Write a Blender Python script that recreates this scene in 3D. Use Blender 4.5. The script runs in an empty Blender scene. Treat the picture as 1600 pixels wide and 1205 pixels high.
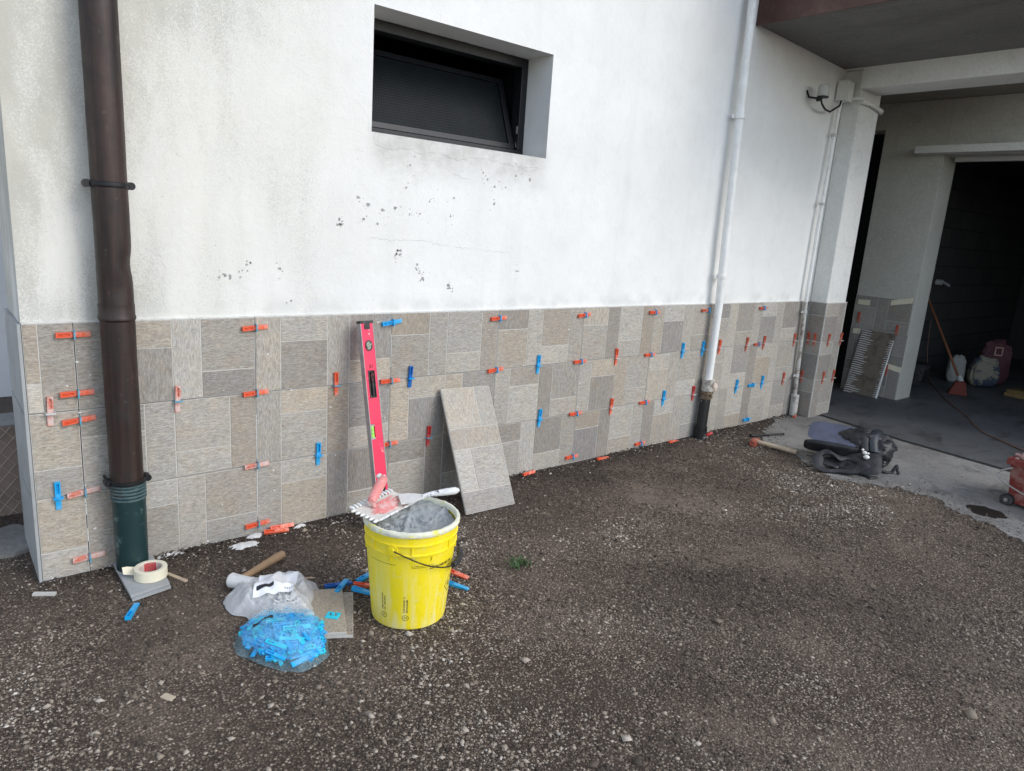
import bpy, bmesh, math, random
import numpy as np
from mathutils import Vector, Matrix, noise
random.seed(7)
S = bpy.context.scene
C = S.collection
R = math.radians

# ------------------------------------------------------------------ camera
cam_d = bpy.data.cameras.new('camera')
cam = bpy.data.objects.new('camera', cam_d)
C.objects.link(cam)
cam_d.sensor_width = 36
cam_d.lens = 24.68
cam_d.clip_start = 0.05
cam_d.clip_end = 500
Rm = ((0.7688415546626685, 0.09064263524439128, -0.6329822876667587),
      (-0.635831465352638, 0.21337820913081068, -0.7417466464606667),
      (0.06783075623497192, 0.9727557003400598, 0.22168747363013444))
cm = Matrix(Rm).to_4x4()
cm.translation = Vector((-0.3713623, -2.68840748, 1.31199405))
cam.matrix_world = cm
S.camera = cam
S.render.resolution_x = 1024
S.render.resolution_y = 771

# ------------------------------------------------------------------ light
SUN_EL, SUN_AZ = 36, 24          # elevation; degrees of the sun to the right of straight behind the viewer of the wall
W = bpy.data.worlds.new('World')
S.world = W
W.use_nodes = True
wn = W.node_tree.nodes
wl = W.node_tree.links
bg = wn['Background']
sky = wn.new('ShaderNodeTexSky')
sky.sky_type = 'NISHITA'
sky.sun_disc = False
sky.sun_elevation = R(SUN_EL)
sky.sun_rotation = R(180 - SUN_AZ)
sky.air_density = 1.0
sky.dust_density = 0.6
sky.ozone_density = 1.0
hs = wn.new('ShaderNodeHueSaturation')
hs.inputs['Saturation'].default_value = 0.66   # a veiled sky
wl.new(sky.outputs[0], hs.inputs['Color'])
wl.new(hs.outputs[0], bg.inputs[0])
bg.inputs[1].default_value = 0.15
sd = bpy.data.lights.new('sun', 'SUN')
sd.energy = 0.75
sd.angle = R(26)
sd.color = (1.0, 0.965, 0.91)
sun = bpy.data.objects.new('sun', sd)
C.objects.link(sun)
# light comes from the camera side (-y), from the right (+x), from above
dirv = Vector((math.sin(R(SUN_AZ)) * math.cos(R(SUN_EL)), -math.cos(R(SUN_AZ)) * math.cos(R(SUN_EL)), math.sin(R(SUN_EL))))
sun.rotation_euler = dirv.to_track_quat('Z', 'Y').to_euler()
S.view_settings.view_transform = 'Standard'
S.view_settings.look = 'None'
S.view_settings.gamma = 1
S.view_settings.use_curve_mapping = False
S.view_settings.exposure = 0.93

# ------------------------------------------------------------------ materials
def newmat(name):
    m = bpy.data.materials.new(name)
    m.use_nodes = True
    nt = m.node_tree
    return m, nt, nt.nodes, nt.links, nt.nodes['Principled BSDF']

def tex_noise(n, l, vec, scale, detail=4, rough=0.55, dist=0.0):
    t = n.new('ShaderNodeTexNoise')
    t.inputs['Scale'].default_value = scale
    t.inputs['Detail'].default_value = detail
    t.inputs['Roughness'].default_value = rough
    t.inputs['Distortion'].default_value = dist
    if vec is not None:
        l.new(vec, t.inputs['Vector'])
    return t.outputs['Fac']

def ramp(n, l, fac, stops):
    r = n.new('ShaderNodeValToRGB')
    e = r.color_ramp.elements
    while len(e) < len(stops):
        e.new(0.5)
    for i, (p, c) in enumerate(stops):
        e[i].position = p
        e[i].color = (c, c, c, 1) if isinstance(c, (int, float)) else (*c, 1)
    if fac is not None:
        l.new(fac, r.inputs['Fac'])
    return r.outputs['Color']

def mix(n, l, fac, a, b, mode='MIX'):
    m = n.new('ShaderNodeMix')
    m.data_type = 'RGBA'
    m.blend_type = mode
    for sock, v in ((m.inputs['Factor'], fac), (m.inputs[6], a), (m.inputs[7], b)):
        if isinstance(v, (int, float)):
            sock.default_value = v if sock.type == 'VALUE' else (v, v, v, 1)
        elif isinstance(v, tuple):
            sock.default_value = (*v, 1)
        else:
            l.new(v, sock)
    return m.outputs[2]

def mth(n, l, op, a, b=None):
    m = n.new('ShaderNodeMath')
    m.operation = op
    for i, v in enumerate((a, b)):
        if v is None:
            continue
        if isinstance(v, (int, float)):
            m.inputs[i].default_value = v
        else:
            l.new(v, m.inputs[i])
    return m.outputs[0]

def bump(n, l, bs, h, strength, dist):
    b = n.new('ShaderNodeBump')
    b.inputs['Strength'].default_value = strength
    b.inputs['Distance'].default_value = dist
    l.new(h, b.inputs['Height'])
    l.new(b.outputs[0], bs.inputs['Normal'])
    return b

def geo(n):
    return n.new('ShaderNodeNewGeometry').outputs['Position']

def simple(name, col, rough=0.6, metal=0.0, dirt=None, dirt_amt=0.5, scale=40, bumpd=0.0, lo=0.5, hi=0.62, spec=0.5):
    """plain colour, worn with a second colour in noise-shaped patches"""
    m, nt, n, l, bs = newmat(name)
    bs.inputs['Roughness'].default_value = rough
    bs.inputs['Metallic'].default_value = metal
    bs.inputs['Specular IOR Level'].default_value = spec
    tc = n.new('ShaderNodeTexCoord').outputs['Object']
    f = tex_noise(n, l, tc, scale, 6, 0.65)
    base = mix(n, l, f, tuple(c * 0.82 for c in col), tuple(min(1, c * 1.14) for c in col))
    if dirt:
        f2 = tex_noise(n, l, tc, scale * 0.6, 8, 0.7)
        k = ramp(n, l, f2, [(lo, 0.0), (hi, dirt_amt)])
        base = mix(n, l, k, base, dirt)
    l.new(base, bs.inputs['Base Color'])
    if bumpd:
        bump(n, l, bs, f, 0.6, bumpd)
    return m

# plaster: stucco grain, grey growth speckles towards the left, damp streaks below the window
def plaster():
    m, nt, n, l, bs = newmat('plaster')
    p = geo(n)
    sep = n.new('ShaderNodeSeparateXYZ')
    l.new(p, sep.inputs[0])
    big = tex_noise(n, l, p, 2.2, 5, 0.6)
    mid = tex_noise(n, l, p, 11, 6, 0.7)
    base = mix(n, l, ramp(n, l, big, [(0.35, 0.0), (0.7, 1.0)]), (0.82, 0.82, 0.80), (0.755, 0.75, 0.725))
    base = mix(n, l, ramp(n, l, mid, [(0.5, 0.0), (0.75, 0.22)]), base, (0.60, 0.59, 0.55))
    # region weight: strong at the left corner, fading towards the middle of the wall
    mr = n.new('ShaderNodeMapRange')
    l.new(sep.outputs[0], mr.inputs[0])
    mr.inputs[1].default_value = 1.15
    mr.inputs[2].default_value = -0.12
    mr.inputs[3].default_value = 0.0
    mr.inputs[4].default_value = 1.0
    w_left = mr.outputs[0]
    mpp = n.new('ShaderNodeMapping')
    mpp.inputs['Scale'].default_value = (4.2, 4.2, 1.3)
    l.new(p, mpp.inputs[0])
    patch = tex_noise(n, l, mpp.outputs[0], 1.0, 7, 0.55, 0.2)
    patchr = ramp(n, l, patch, [(0.34, 0.0), (0.68, 1.0)])
    fine = tex_noise(n, l, p, 190, 5, 0.75)
    k = mth(n, l, 'MULTIPLY', patchr, w_left)
    thr = mth(n, l, 'ADD', fine, mth(n, l, 'MULTIPLY', k, 0.42))
    speck = ramp(n, l, thr, [(0.60, 0.0), (0.70, 1.0)])
    base = mix(n, l, mth(n, l, 'MULTIPLY', speck, mth(n, l, 'ADD', mth(n, l, 'MULTIPLY', k, 0.85), 0.12)), base, (0.13, 0.13, 0.115))
    base = mix(n, l, mth(n, l, 'MULTIPLY', k, 0.85), base, (0.41, 0.395, 0.345))
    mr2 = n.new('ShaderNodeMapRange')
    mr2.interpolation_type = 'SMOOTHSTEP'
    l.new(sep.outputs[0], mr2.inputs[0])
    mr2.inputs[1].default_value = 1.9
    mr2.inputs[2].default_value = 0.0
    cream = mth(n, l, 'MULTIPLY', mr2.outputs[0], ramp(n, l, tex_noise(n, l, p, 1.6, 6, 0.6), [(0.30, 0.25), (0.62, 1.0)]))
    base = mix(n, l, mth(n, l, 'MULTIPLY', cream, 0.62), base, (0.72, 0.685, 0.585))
    # vertical rain streaks
    mp = n.new('ShaderNodeMapping')
    mp.inputs['Scale'].default_value = (7, 7, 0.5)
    l.new(p, mp.inputs[0])
    st = tex_noise(n, l, mp.outputs[0], 1.0, 4, 0.6)
    base = mix(n, l, ramp(n, l, st, [(0.55, 0.0), (0.8, 0.22)]), base, (0.55, 0.55, 0.50))
    # grey, damp strip just under the window opening
    def rng(sock, a, b):
        q = n.new('ShaderNodeMapRange')
        q.interpolation_type = 'SMOOTHSTEP'
        l.new(sock, q.inputs[0])
        q.inputs[1].default_value = a
        q.inputs[2].default_value = b
        return q.outputs[0]
    zz = mth(n, l, 'MULTIPLY', rng(sep.outputs[2], 1.42, 1.635), rng(sep.outputs[2], 1.70, 1.645))
    xx = mth(n, l, 'MULTIPLY', rng(sep.outputs[0], 1.05, 1.14), rng(sep.outputs[0], 2.10, 2.0))
    zx = mth(n, l, 'MULTIPLY', mth(n, l, 'MULTIPLY', zz, xx), ramp(n, l, mid, [(0.3, 0.25), (0.65, 1.0)]))
    base = mix(n, l, mth(n, l, 'MULTIPLY', zx, 0.62), base, (0.36, 0.345, 0.31))
    # freshly smeared grey just above the tiles
    sm = mth(n, l, 'MULTIPLY', rng(sep.outputs[2], 1.00, 0.93), ramp(n, l, tex_noise(n, l, p, 6, 4, 0.6), [(0.45, 0.0), (0.6, 0.5)]))
    base = mix(n, l, sm, base, (0.60, 0.60, 0.57))
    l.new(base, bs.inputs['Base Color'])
    bs.inputs['Roughness'].default_value = 0.92
    h = mth(n, l, 'ADD', mth(n, l, 'MULTIPLY', tex_noise(n, l, p, 210, 3, 0.6), 0.5), tex_noise(n, l, p, 45, 3, 0.6))
    bump(n, l, bs, h, 0.45, 0.004)
    return m

def stone_panel_mat():
    """printed stone relief of the wall tiles; the colour comes from the object, alpha picks the grain direction"""
    m, nt, n, l, bs = newmat('stone_relief')
    p = geo(n)
    oi = n.new('ShaderNodeObjectInfo')
    off = n.new('ShaderNodeVectorMath')
    off.operation = 'MULTIPLY_ADD'
    cmb = n.new('ShaderNodeCombineXYZ')
    for i in range(3):
        l.new(oi.outputs['Random'], cmb.inputs[i])
    l.new(cmb.outputs[0], off.inputs[0])
    off.inputs[1].default_value = (37, 17, 23)
    l.new(p, off.inputs[2])
    def grain(sc):
        mp = n.new('ShaderNodeMapping')
        mp.inputs['Scale'].default_value = sc
        l.new(off.outputs[0], mp.inputs[0])
        return tex_noise(n, l, mp.outputs[0], 1.0, 6, 0.72, 0.6)
    gh = grain((55, 110, 190))
    gv = grain((200, 110, 48))
    g = mix(n, l, oi.outputs['Alpha'], gv, gh)
    blot = tex_noise(n, l, off.outputs[0], 17, 4, 0.6)
    col = mix(n, l, ramp(n, l, g, [(0.36, 0.0), (0.66, 1.0)]), (0.70, 0.69, 0.68), (1.22, 1.215, 1.20))
    c = mix(n, l, 1.0, oi.outputs['Color'], col, 'MULTIPLY')
    warm = mix(n, l, ramp(n, l, blot, [(0.4, 0.0), (0.7, 0.45)]), c, mix(n, l, 1.0, c, (1.12, 0.99, 0.82), 'MULTIPLY'))
    spk = ramp(n, l, tex_noise(n, l, off.outputs[0], 330, 2, 0.6), [(0.60, 0.0), (0.72, 0.5)])
    c2 = mix(n, l, spk, warm, (0.50, 0.49, 0.47))
    fh = ramp(n, l, grain((14, 60, 75)), [(0.46, 0.0), (0.495, 0.55), (0.53, 0.0)])
    fv = ramp(n, l, grain((80, 60, 12)), [(0.46, 0.0), (0.495, 0.55), (0.53, 0.0)])
    fis = mix(n, l, oi.outputs['Alpha'], fv, fh)
    c2 = mix(n, l, fis, c2, mix(n, l, 1.0, c2, (0.52, 0.49, 0.46), 'MULTIPLY'))
    cl = ramp(n, l, tex_noise(n, l, off.outputs[0], 9, 5, 0.65, 0.4), [(0.35, 0.0), (0.68, 0.30)])
    c2 = mix(n, l, cl, c2, mix(n, l, 1.0, c2, (1.28, 1.27, 1.25), 'MULTIPLY'))
    pit = ramp(n, l, g, [(0.30, 0.6), (0.37, 0.0)])
    c3 = mix(n, l, pit, c2, (0.09, 0.085, 0.08))
    l.new(c3, bs.inputs['Base Color'])
    bs.inputs['Roughness'].default_value = 0.62
    bump(n, l, bs, g, 0.7, 0.0045)
    return m

def asphalt():
    m, nt, n, l, bs = newmat('asphalt')
    p = geo(n)
    v = n.new('ShaderNodeTexVoronoi')
    v.inputs['Scale'].default_value = 130
    l.new(p, v.inputs['Vector'])
    v2 = n.new('ShaderNodeTexVoronoi')
    v2.inputs['Scale'].default_value = 260
    l.new(p, v2.inputs['Vector'])
    cs = n.new('ShaderNodeSeparateColor')
    l.new(v.outputs['Color'], cs.inputs[0])
    stone = ramp(n, l, cs.outputs[0], [(0.0, (0.058, 0.038, 0.026)), (0.5, (0.150, 0.108, 0.076)), (0.8, (0.27, 0.212, 0.158)), (1.0, (0.42, 0.35, 0.27))])
    edge = ramp(n, l, v.outputs['Distance'], [(0.30, 0.0), (0.6, 1.0)])
    base = mix(n, l, edge, stone, (0.046, 0.030, 0.020))
    big = tex_noise(n, l, p, 1.1, 6, 0.62, 0.3)
    mid = tex_noise(n, l, p, 6.0, 6, 0.65)
    # dusty, dried adhesive-grey areas and damp brown areas
    dust = mth(n, l, 'MULTIPLY', ramp(n, l, big, [(0.46, 0.0), (0.66, 1.0)]), ramp(n, l, mid, [(0.35, 0.2), (0.62, 0.8)]))
    base = mix(n, l, mth(n, l, 'MULTIPLY', dust, 0.65), base, (0.28, 0.215, 0.162))
    damp = ramp(n, l, tex_noise(n, l, p, 1.7, 5, 0.6, 0.8), [(0.54, 0.0), (0.68, 0.6)])
    base = mix(n, l, damp, base, (0.050, 0.034, 0.024))
    # brown soil drift along the foot of the wall
    sep = n.new('ShaderNodeSeparateXYZ')
    l.new(p, sep.inputs[0])
    q = n.new('ShaderNodeMapRange')
    l.new(sep.outputs[1], q.inputs[0])
    q.inputs[1].default_value = -0.42
    q.inputs[2].default_value = -0.02
    soil = mth(n, l, 'MULTIPLY', q.outputs[0], ramp(n, l, mid, [(0.3, 0.3), (0.6, 1.0)]))
    base = mix(n, l, mth(n, l, 'MULTIPLY', soil, 0.7), base, (0.062, 0.043, 0.031))
    l.new(base, bs.inputs['Base Color'])
    bs.inputs['Roughness'].default_value = 0.9
    h = mth(n, l, 'ADD', mth(n, l, 'MULTIPLY', v.outputs['Distance'], -1.0), mth(n, l, 'MULTIPLY', v2.outputs['Distance'], -0.4))
    bump(n, l, bs, h, 0.9, 0.006)
    return m

def pebble_mat():
    m, nt, n, l, bs = newmat('loose_stone')
    a = n.new('ShaderNodeAttribute')
    a.attribute_name = 'tone'
    c = ramp(n, l, a.outputs['Fac'], [(0.0, (0.026, 0.017, 0.011)), (0.35, (0.130, 0.097, 0.070)), (0.7, (0.34, 0.275, 0.213)), (0.92, (0.50, 0.43, 0.352)), (1.0, (0.72, 0.65, 0.56))])
    f = tex_noise(n, l, geo(n), 400, 3, 0.6)
    l.new(mix(n, l, ramp(n, l, f, [(0.35, 0.0), (0.65, 0.35)]), c, (0.05, 0.045, 0.04)), bs.inputs['Base Color'])
    bs.inputs['Roughness'].default_value = 0.85
    return m

def concrete(name, a, b, rough=0.85, dark=(0.05, 0.05, 0.05), amt=0.6, bumpd=0.004, sc=1.0, streak=None):
    m, nt, n, l, bs = newmat(name)
    p = geo(n)
    big = tex_noise(n, l, p, 1.6 * sc, 7, 0.68, 0.4)
    fine = tex_noise(n, l, p, 60 * sc, 6, 0.7)
    base = mix(n, l, ramp(n, l, big, [(0.35, 0.0), (0.65, 1.0)]), a, b)
    base = mix(n, l, ramp(n, l, fine, [(0.45, 0.0), (0.75, 0.35)]), base, tuple(min(1, c * 1.7) for c in b))
    st = tex_noise(n, l, p, 4.0 * sc, 8, 0.75, 0.8)
    if streak:
        mp = n.new('ShaderNodeMapping')
        mp.inputs['Scale'].default_value = streak
        l.new(p, mp.inputs[0])
        st = tex_noise(n, l, mp.outputs[0], 1.0, 7, 0.7, 0.7)
    base = mix(n, l, ramp(n, l, st, [(0.52, 0.0), (0.66, amt)]), base, dark)
    spk = tex_noise(n, l, p, 220, 2, 0.5)
    base = mix(n, l, ramp(n, l, spk, [(0.64, 0.0), (0.72, 0.7)]), base, dark)
    l.new(base, bs.inputs['Base Color'])
    bs.inputs['Roughness'].default_value = rough
    bump(n, l, bs, mth(n, l, 'ADD', fine, spk), 0.5, bumpd)
    return m

def film(name, col, alpha, rough=0.25):
    m, nt, n, l, bs = newmat(name)
    out = n['Material Output']
    bs.inputs['Base Color'].default_value = (*col, 1)
    bs.inputs['Roughness'].default_value = rough
    bs.inputs['Specular IOR Level'].default_value = 0.6
    tr = n.new('ShaderNodeBsdfTransparent')
    tl = n.new('ShaderNodeBsdfTranslucent')
    tl.inputs['Color'].default_value = (*col, 1)
    m1 = n.new('ShaderNodeMixShader')
    m1.inputs[0].default_value = 0.35
    l.new(bs.outputs[0], m1.inputs[1])
    l.new(tl.outputs[0], m1.inputs[2])
    m2 = n.new('ShaderNodeMixShader')
    tc = n.new('ShaderNodeTexCoord').outputs['Object']
    f = ramp(n, l, tex_noise(n, l, tc, 24, 5, 0.65), [(0.35, alpha * 0.65), (0.65, min(1, alpha * 1.35))])
    l.new(f, m2.inputs[0])
    l.new(tr.outputs[0], m2.inputs[1])
    l.new(m1.outputs[0], m2.inputs[2])
    l.new(m2.outputs[0], out.inputs['Surface'])
    bump(n, l, bs, tex_noise(n, l, tc, 60, 5, 0.7, 1.2), 0.9, 0.006)
    return m

def blocks():
    m, nt, n, l, bs = newmat('concrete_blocks')
    tc = geo(n)
    mp = n.new('ShaderNodeMapping')
    mp.inputs['Rotation'].default_value = (R(90), 0, 0)
    l.new(tc, mp.inputs[0])
    b = n.new('ShaderNodeTexBrick')
    b.inputs['Scale'].default_value = 1.0
    b.inputs['Brick Width'].default_value = 0.4
    b.inputs['Row Height'].default_value = 0.2
    b.inputs['Mortar Size'].default_value = 0.006
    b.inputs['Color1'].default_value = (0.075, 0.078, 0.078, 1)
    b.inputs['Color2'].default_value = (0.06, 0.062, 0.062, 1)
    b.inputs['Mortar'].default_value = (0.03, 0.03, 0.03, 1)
    l.new(mp.outputs[0], b.inputs['Vector'])
    l.new(b.outputs['Color'], bs.inputs['Base Color'])
    bs.inputs['Roughness'].default_value = 0.9
    return m

def glass_mat():
    m, nt, n, l, bs = newmat('wired_glass')
    p = n.new('ShaderNodeTexCoord').outputs['Object']
    sep = n.new('ShaderNodeSeparateXYZ')
    l.new(p, sep.inputs[0])
    def lines(s):
        w = mth(n, l, 'FRACT', mth(n, l, 'MULTIPLY', s, 80.0))
        return mth(n, l, 'LESS_THAN', w, 0.22)
    g = mth(n, l, 'MAXIMUM', lines(sep.outputs[0]), lines(sep.outputs[2]))
    d = tex_noise(n, l, p, 12, 5, 0.6)
    c = mix(n, l, g, (0.004, 0.006, 0.008), (0.016, 0.021, 0.023))
    bs.inputs['Specular IOR Level'].default_value = 0.10
    c = mix(n, l, ramp(n, l, d, [(0.4, 0.0), (0.7, 0.3)]), c, (0.018, 0.022, 0.023))
    l.new(c, bs.inputs['Base Color'])
    bs.inputs['Roughness'].default_value = 0.45
    return m

M = {}
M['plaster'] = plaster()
M['stone'] = stone_panel_mat()
M['asphalt'] = asphalt()
M['pebble'] = pebble_mat()
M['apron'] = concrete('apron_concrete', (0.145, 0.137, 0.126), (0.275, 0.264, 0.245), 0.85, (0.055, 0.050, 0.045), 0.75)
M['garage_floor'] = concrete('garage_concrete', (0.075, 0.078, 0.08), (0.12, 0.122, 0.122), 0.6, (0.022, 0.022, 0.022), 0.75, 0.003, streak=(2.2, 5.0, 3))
M['ceiling'] = concrete('shuttered_concrete', (0.13, 0.128, 0.12), (0.19, 0.185, 0.175), 0.9, (0.11, 0.105, 0.095), 0.5, streak=(9, 1.1, 3))
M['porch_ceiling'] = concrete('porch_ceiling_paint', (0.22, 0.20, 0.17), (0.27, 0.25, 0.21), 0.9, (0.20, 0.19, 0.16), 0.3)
M['paint'] = concrete('aged_white_paint', (0.66, 0.66, 0.62), (0.73, 0.73, 0.70), 0.85, (0.38, 0.36, 0.30), 0.25, 0.002)
M['clean_white'] = simple('clean_white_paint', (0.90, 0.90, 0.90), 0.8, scale=3)
M['porch'] = concrete('shaded_porch_wall_paint', (0.47, 0.455, 0.40), (0.54, 0.525, 0.465), 0.9, (0.34, 0.32, 0.27), 0.3, 0.002)  # darker ochre tint puts the porch wall's shade into the colour
M['tile_body'] = simple('porcelain_body', (0.54, 0.52, 0.48), 0.6, dirt=(0.4, 0.38, 0.35), dirt_amt=0.5, scale=30)
M['mortar_bed'] = simple('grey_adhesive_bed', (0.10, 0.10, 0.098), 0.95, scale=60, bumpd=0.004)
M['tile_side'] = simple('tile_edge_grey', (0.36, 0.37, 0.37), 0.6, dirt=(0.26, 0.26, 0.25), dirt_amt=0.5, scale=9, bumpd=0.001)
M['adhesive'] = simple('dried_white_adhesive', (0.70, 0.69, 0.66), 0.85, dirt=(0.4, 0.39, 0.36), dirt_amt=0.5, scale=80, bumpd=0.003)
M['orange'] = simple('orange_plastic', (0.80, 0.115, 0.045), 0.42, dirt=(0.75, 0.55, 0.48), dirt_amt=0.35, scale=60)
M['faded'] = simple('dusty_orange_plastic', (0.72, 0.22, 0.15), 0.6, dirt=(0.66, 0.56, 0.52), dirt_amt=0.85, scale=70, lo=0.42, hi=0.58)
M['red'] = simple('red_plastic', (0.52, 0.03, 0.03), 0.42, dirt=(0.6, 0.4, 0.38), dirt_amt=0.3, scale=60)
M['shade_red'] = simple('shaded_red_plastic', (0.55, 0.11, 0.06), 0.6, dirt=(0.45, 0.3, 0.27), dirt_amt=0.6, scale=60)  # darker copy of the wedge plastic, porch shade put into its colour
M['blue'] = simple('bright_blue_plastic', (0.008, 0.38, 0.78), 0.35, dirt=(0.4, 0.6, 0.7), dirt_amt=0.25, scale=60)
M['deepblue'] = simple('deep_blue_plastic', (0.012, 0.13, 0.46), 0.35, scale=60)
M['strap'] = simple('blue_clip_plastic', (0.10, 0.34, 0.48), 0.4, dirt=(0.4, 0.5, 0.55), dirt_amt=0.5, scale=60)
M['palestrap'] = simple('pale_clip_plastic', (0.55, 0.58, 0.57), 0.45, scale=60)
M['cyan'] = simple('cyan_clip_plastic', (0.02, 0.60, 0.78), 0.35, scale=60)
M['brown_pipe'] = simple('brown_painted_copper', (0.040, 0.021, 0.016), 0.38, 0.3, dirt=(0.085, 0.060, 0.045), dirt_amt=0.5, scale=7, bumpd=0.002)
def pipe_mat():
    m, nt, n, l, bs = newmat('weathered_copper_pipe')
    tc = geo(n)
    mp = n.new('ShaderNodeMapping')
    mp.inputs['Scale'].default_value = (30, 30, 1.6)
    l.new(tc, mp.inputs[0])
    st = tex_noise(n, l, mp.outputs[0], 1.0, 6, 0.65, 0.5)
    bl = tex_noise(n, l, tc, 9, 7, 0.7, 0.5)
    base = mix(n, l, ramp(n, l, st, [(0.35, 0.0), (0.7, 1.0)]), (0.020, 0.013, 0.012), (0.060, 0.034, 0.026))
    base = mix(n, l, ramp(n, l, bl, [(0.50, 0.0), (0.66, 0.7)]), base, (0.024, 0.022, 0.020))
    base = mix(n, l, ramp(n, l, tex_noise(n, l, tc, 42, 7, 0.7), [(0.60, 0.0), (0.68, 0.35)]), base, (0.12, 0.11, 0.10))
    l.new(base, bs.inputs['Base Color'])
    bs.inputs['Metallic'].default_value = 0.25
    l.new(ramp(n, l, bl, [(0.3, 0.34), (0.7, 0.62)]), bs.inputs['Roughness'])
    bump(n, l, bs, bl, 0.4, 0.002)
    return m
M['brown_pipe'] = pipe_mat()
M['teal_pipe'] = simple('green_patina_pipe', (0.013, 0.040, 0.042), 0.42, 0.15, dirt=(0.20, 0.32, 0.32), dirt_amt=0.55, scale=26, lo=0.56, hi=0.66)
M['ring_patina'] = simple('pale_patina_rings', (0.07, 0.115, 0.12), 0.5, 0.1, dirt=(0.02, 0.05, 0.05), dirt_amt=0.8, scale=40)
M['black_iron'] = simple('black_iron', (0.018, 0.018, 0.020), 0.45, 0.4, scale=40)
M['white_pipe'] = simple('white_painted_pipe', (0.84, 0.84, 0.82), 0.45, dirt=(0.6, 0.57, 0.5), dirt_amt=0.3, scale=14)
M['old_white'] = simple('stained_white_paint', (0.52, 0.50, 0.46), 0.6, dirt=(0.14, 0.10, 0.075), dirt_amt=0.85, scale=26, lo=0.48, hi=0.6)
M['brass'] = simple('rusty_brass', (0.16, 0.11, 0.07), 0.5, 0.4, dirt=(0.5, 0.47, 0.42), dirt_amt=0.7, scale=50)
M['tar'] = simple('tarred_black_pipe', (0.012, 0.012, 0.013), 0.4, dirt=(0.55, 0.53, 0.5), dirt_amt=0.9, scale=22, lo=0.60, hi=0.63)
M['black_alu'] = simple('black_window_metal', (0.009, 0.010, 0.013), 0.4, 0.1, dirt=(0.02, 0.02, 0.02), dirt_amt=0.5, scale=30)
M['glass'] = glass_mat()
M['fascia'] = simple('dark_red_brown_flashing', (0.062, 0.026, 0.018), 0.42, 0.1, dirt=(0.13, 0.07, 0.06), dirt_amt=0.5, scale=5)
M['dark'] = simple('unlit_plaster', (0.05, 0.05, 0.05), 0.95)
M['blocks'] = blocks()
M['chip'] = concrete('chipped_render', (0.30, 0.295, 0.28), (0.42, 0.41, 0.39), 0.95, (0.14, 0.14, 0.13), 0.6, 0.004, 8)
M['pink'] = simple('magenta_red_enamel', (0.82, 0.018, 0.085), 0.34, dirt=(0.75, 0.6, 0.6), dirt_amt=0.7, scale=34, lo=0.63, hi=0.67)
M['level_side'] = simple('dusty_aluminium', (0.42, 0.38, 0.38), 0.5, 0.3, dirt=(0.3, 0.2, 0.2), dirt_amt=0.5, scale=30)
M['rubber'] = simple('black_rubber', (0.02, 0.02, 0.021), 0.6, scale=40, dirt=(0.14, 0.14, 0.14), dirt_amt=0.4)
M['vial'] = simple('green_vial', (0.35, 0.75, 0.12), 0.15, scale=20)
M['lens'] = simple('clear_vial_lens', (0.26, 0.30, 0.22), 0.12, scale=20)
M['yellow'] = simple('yellow_pail_plastic', (0.84, 0.73, 0.022), 0.34, dirt=(0.80, 0.78, 0.40), dirt_amt=0.75, scale=10, lo=0.44, hi=0.68)
def pail_mat():
    m, nt, n, l, bs = newmat('streaked_yellow_plastic')
    tc = n.new('ShaderNodeTexCoord').outputs['Object']
    sep = n.new('ShaderNodeSeparateXYZ')
    l.new(tc, sep.inputs[0])
    mp = n.new('ShaderNodeMapping')
    mp.inputs['Scale'].default_value = (34, 34, 3.2)
    l.new(tc, mp.inputs[0])
    st = tex_noise(n, l, mp.outputs[0], 1.0, 6, 0.6, 0.4)
    q = n.new('ShaderNodeMapRange')
    l.new(sep.outputs[2], q.inputs[0])
    q.inputs[1].default_value = 0.27
    q.inputs[2].default_value = 0.0
    q.inputs[3].default_value = 0.10
    q.inputs[4].default_value = 1.0
    f = mth(n, l, 'MULTIPLY', ramp(n, l, st, [(0.44, 0.0), (0.66, 0.85)]), q.outputs[0])
    base = mix(n, l, f, (0.90, 0.72, 0.016), (0.84, 0.77, 0.40))
    f2 = ramp(n, l, tex_noise(n, l, tc, 28, 8, 0.75), [(0.58, 0.0), (0.66, 0.55)])
    base = mix(n, l, f2, base, (0.76, 0.72, 0.34))
    dk = ramp(n, l, tex_noise(n, l, tc, 90, 3, 0.6), [(0.68, 0.0), (0.72, 0.6)])
    base = mix(n, l, dk, base, (0.42, 0.36, 0.10))
    l.new(base, bs.inputs['Base Color'])
    l.new(ramp(n, l, st, [(0.3, 0.30), (0.7, 0.55)]), bs.inputs['Roughness'])
    bump(n, l, bs, f2, 0.3, 0.001)
    return m
M['yellow'] = pail_mat()
M['pail_lip'] = simple('plaster_crusted_rim', (0.78, 0.77, 0.62), 0.7, dirt=(0.8, 0.74, 0.08), dirt_amt=0.8, scale=40, lo=0.56, hi=0.62, bumpd=0.004)
M['mortar'] = simple('wet_grey_mortar', (0.34, 0.36, 0.36), 0.42, scale=14, bumpd=0.002)
M['print'] = simple('black_print', (0.02, 0.02, 0.02), 0.5)
M['trowel_steel'] = simple('plaster_covered_steel', (0.66, 0.62, 0.56), 0.7, dirt=(0.62, 0.26, 0.24), dirt_amt=0.8, scale=22, lo=0.52, hi=0.62, bumpd=0.004)
M['pink_grip'] = simple('pink_rubber_grip', (0.74, 0.26, 0.24), 0.6, dirt=(0.72, 0.62, 0.58), dirt_amt=0.7, scale=40, bumpd=0.002)
M['scraper'] = simple('white_crusted_blade', (0.74, 0.73, 0.70), 0.6, dirt=(0.35, 0.35, 0.34), dirt_amt=0.6, scale=50, lo=0.6, hi=0.66, bumpd=0.002)
M['mottled'] = simple('white_grip_black_spots', (0.72, 0.72, 0.71), 0.5, dirt=(0.03, 0.03, 0.035), dirt_amt=1.0, scale=80, lo=0.56, hi=0.60, bumpd=0.002)
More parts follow.
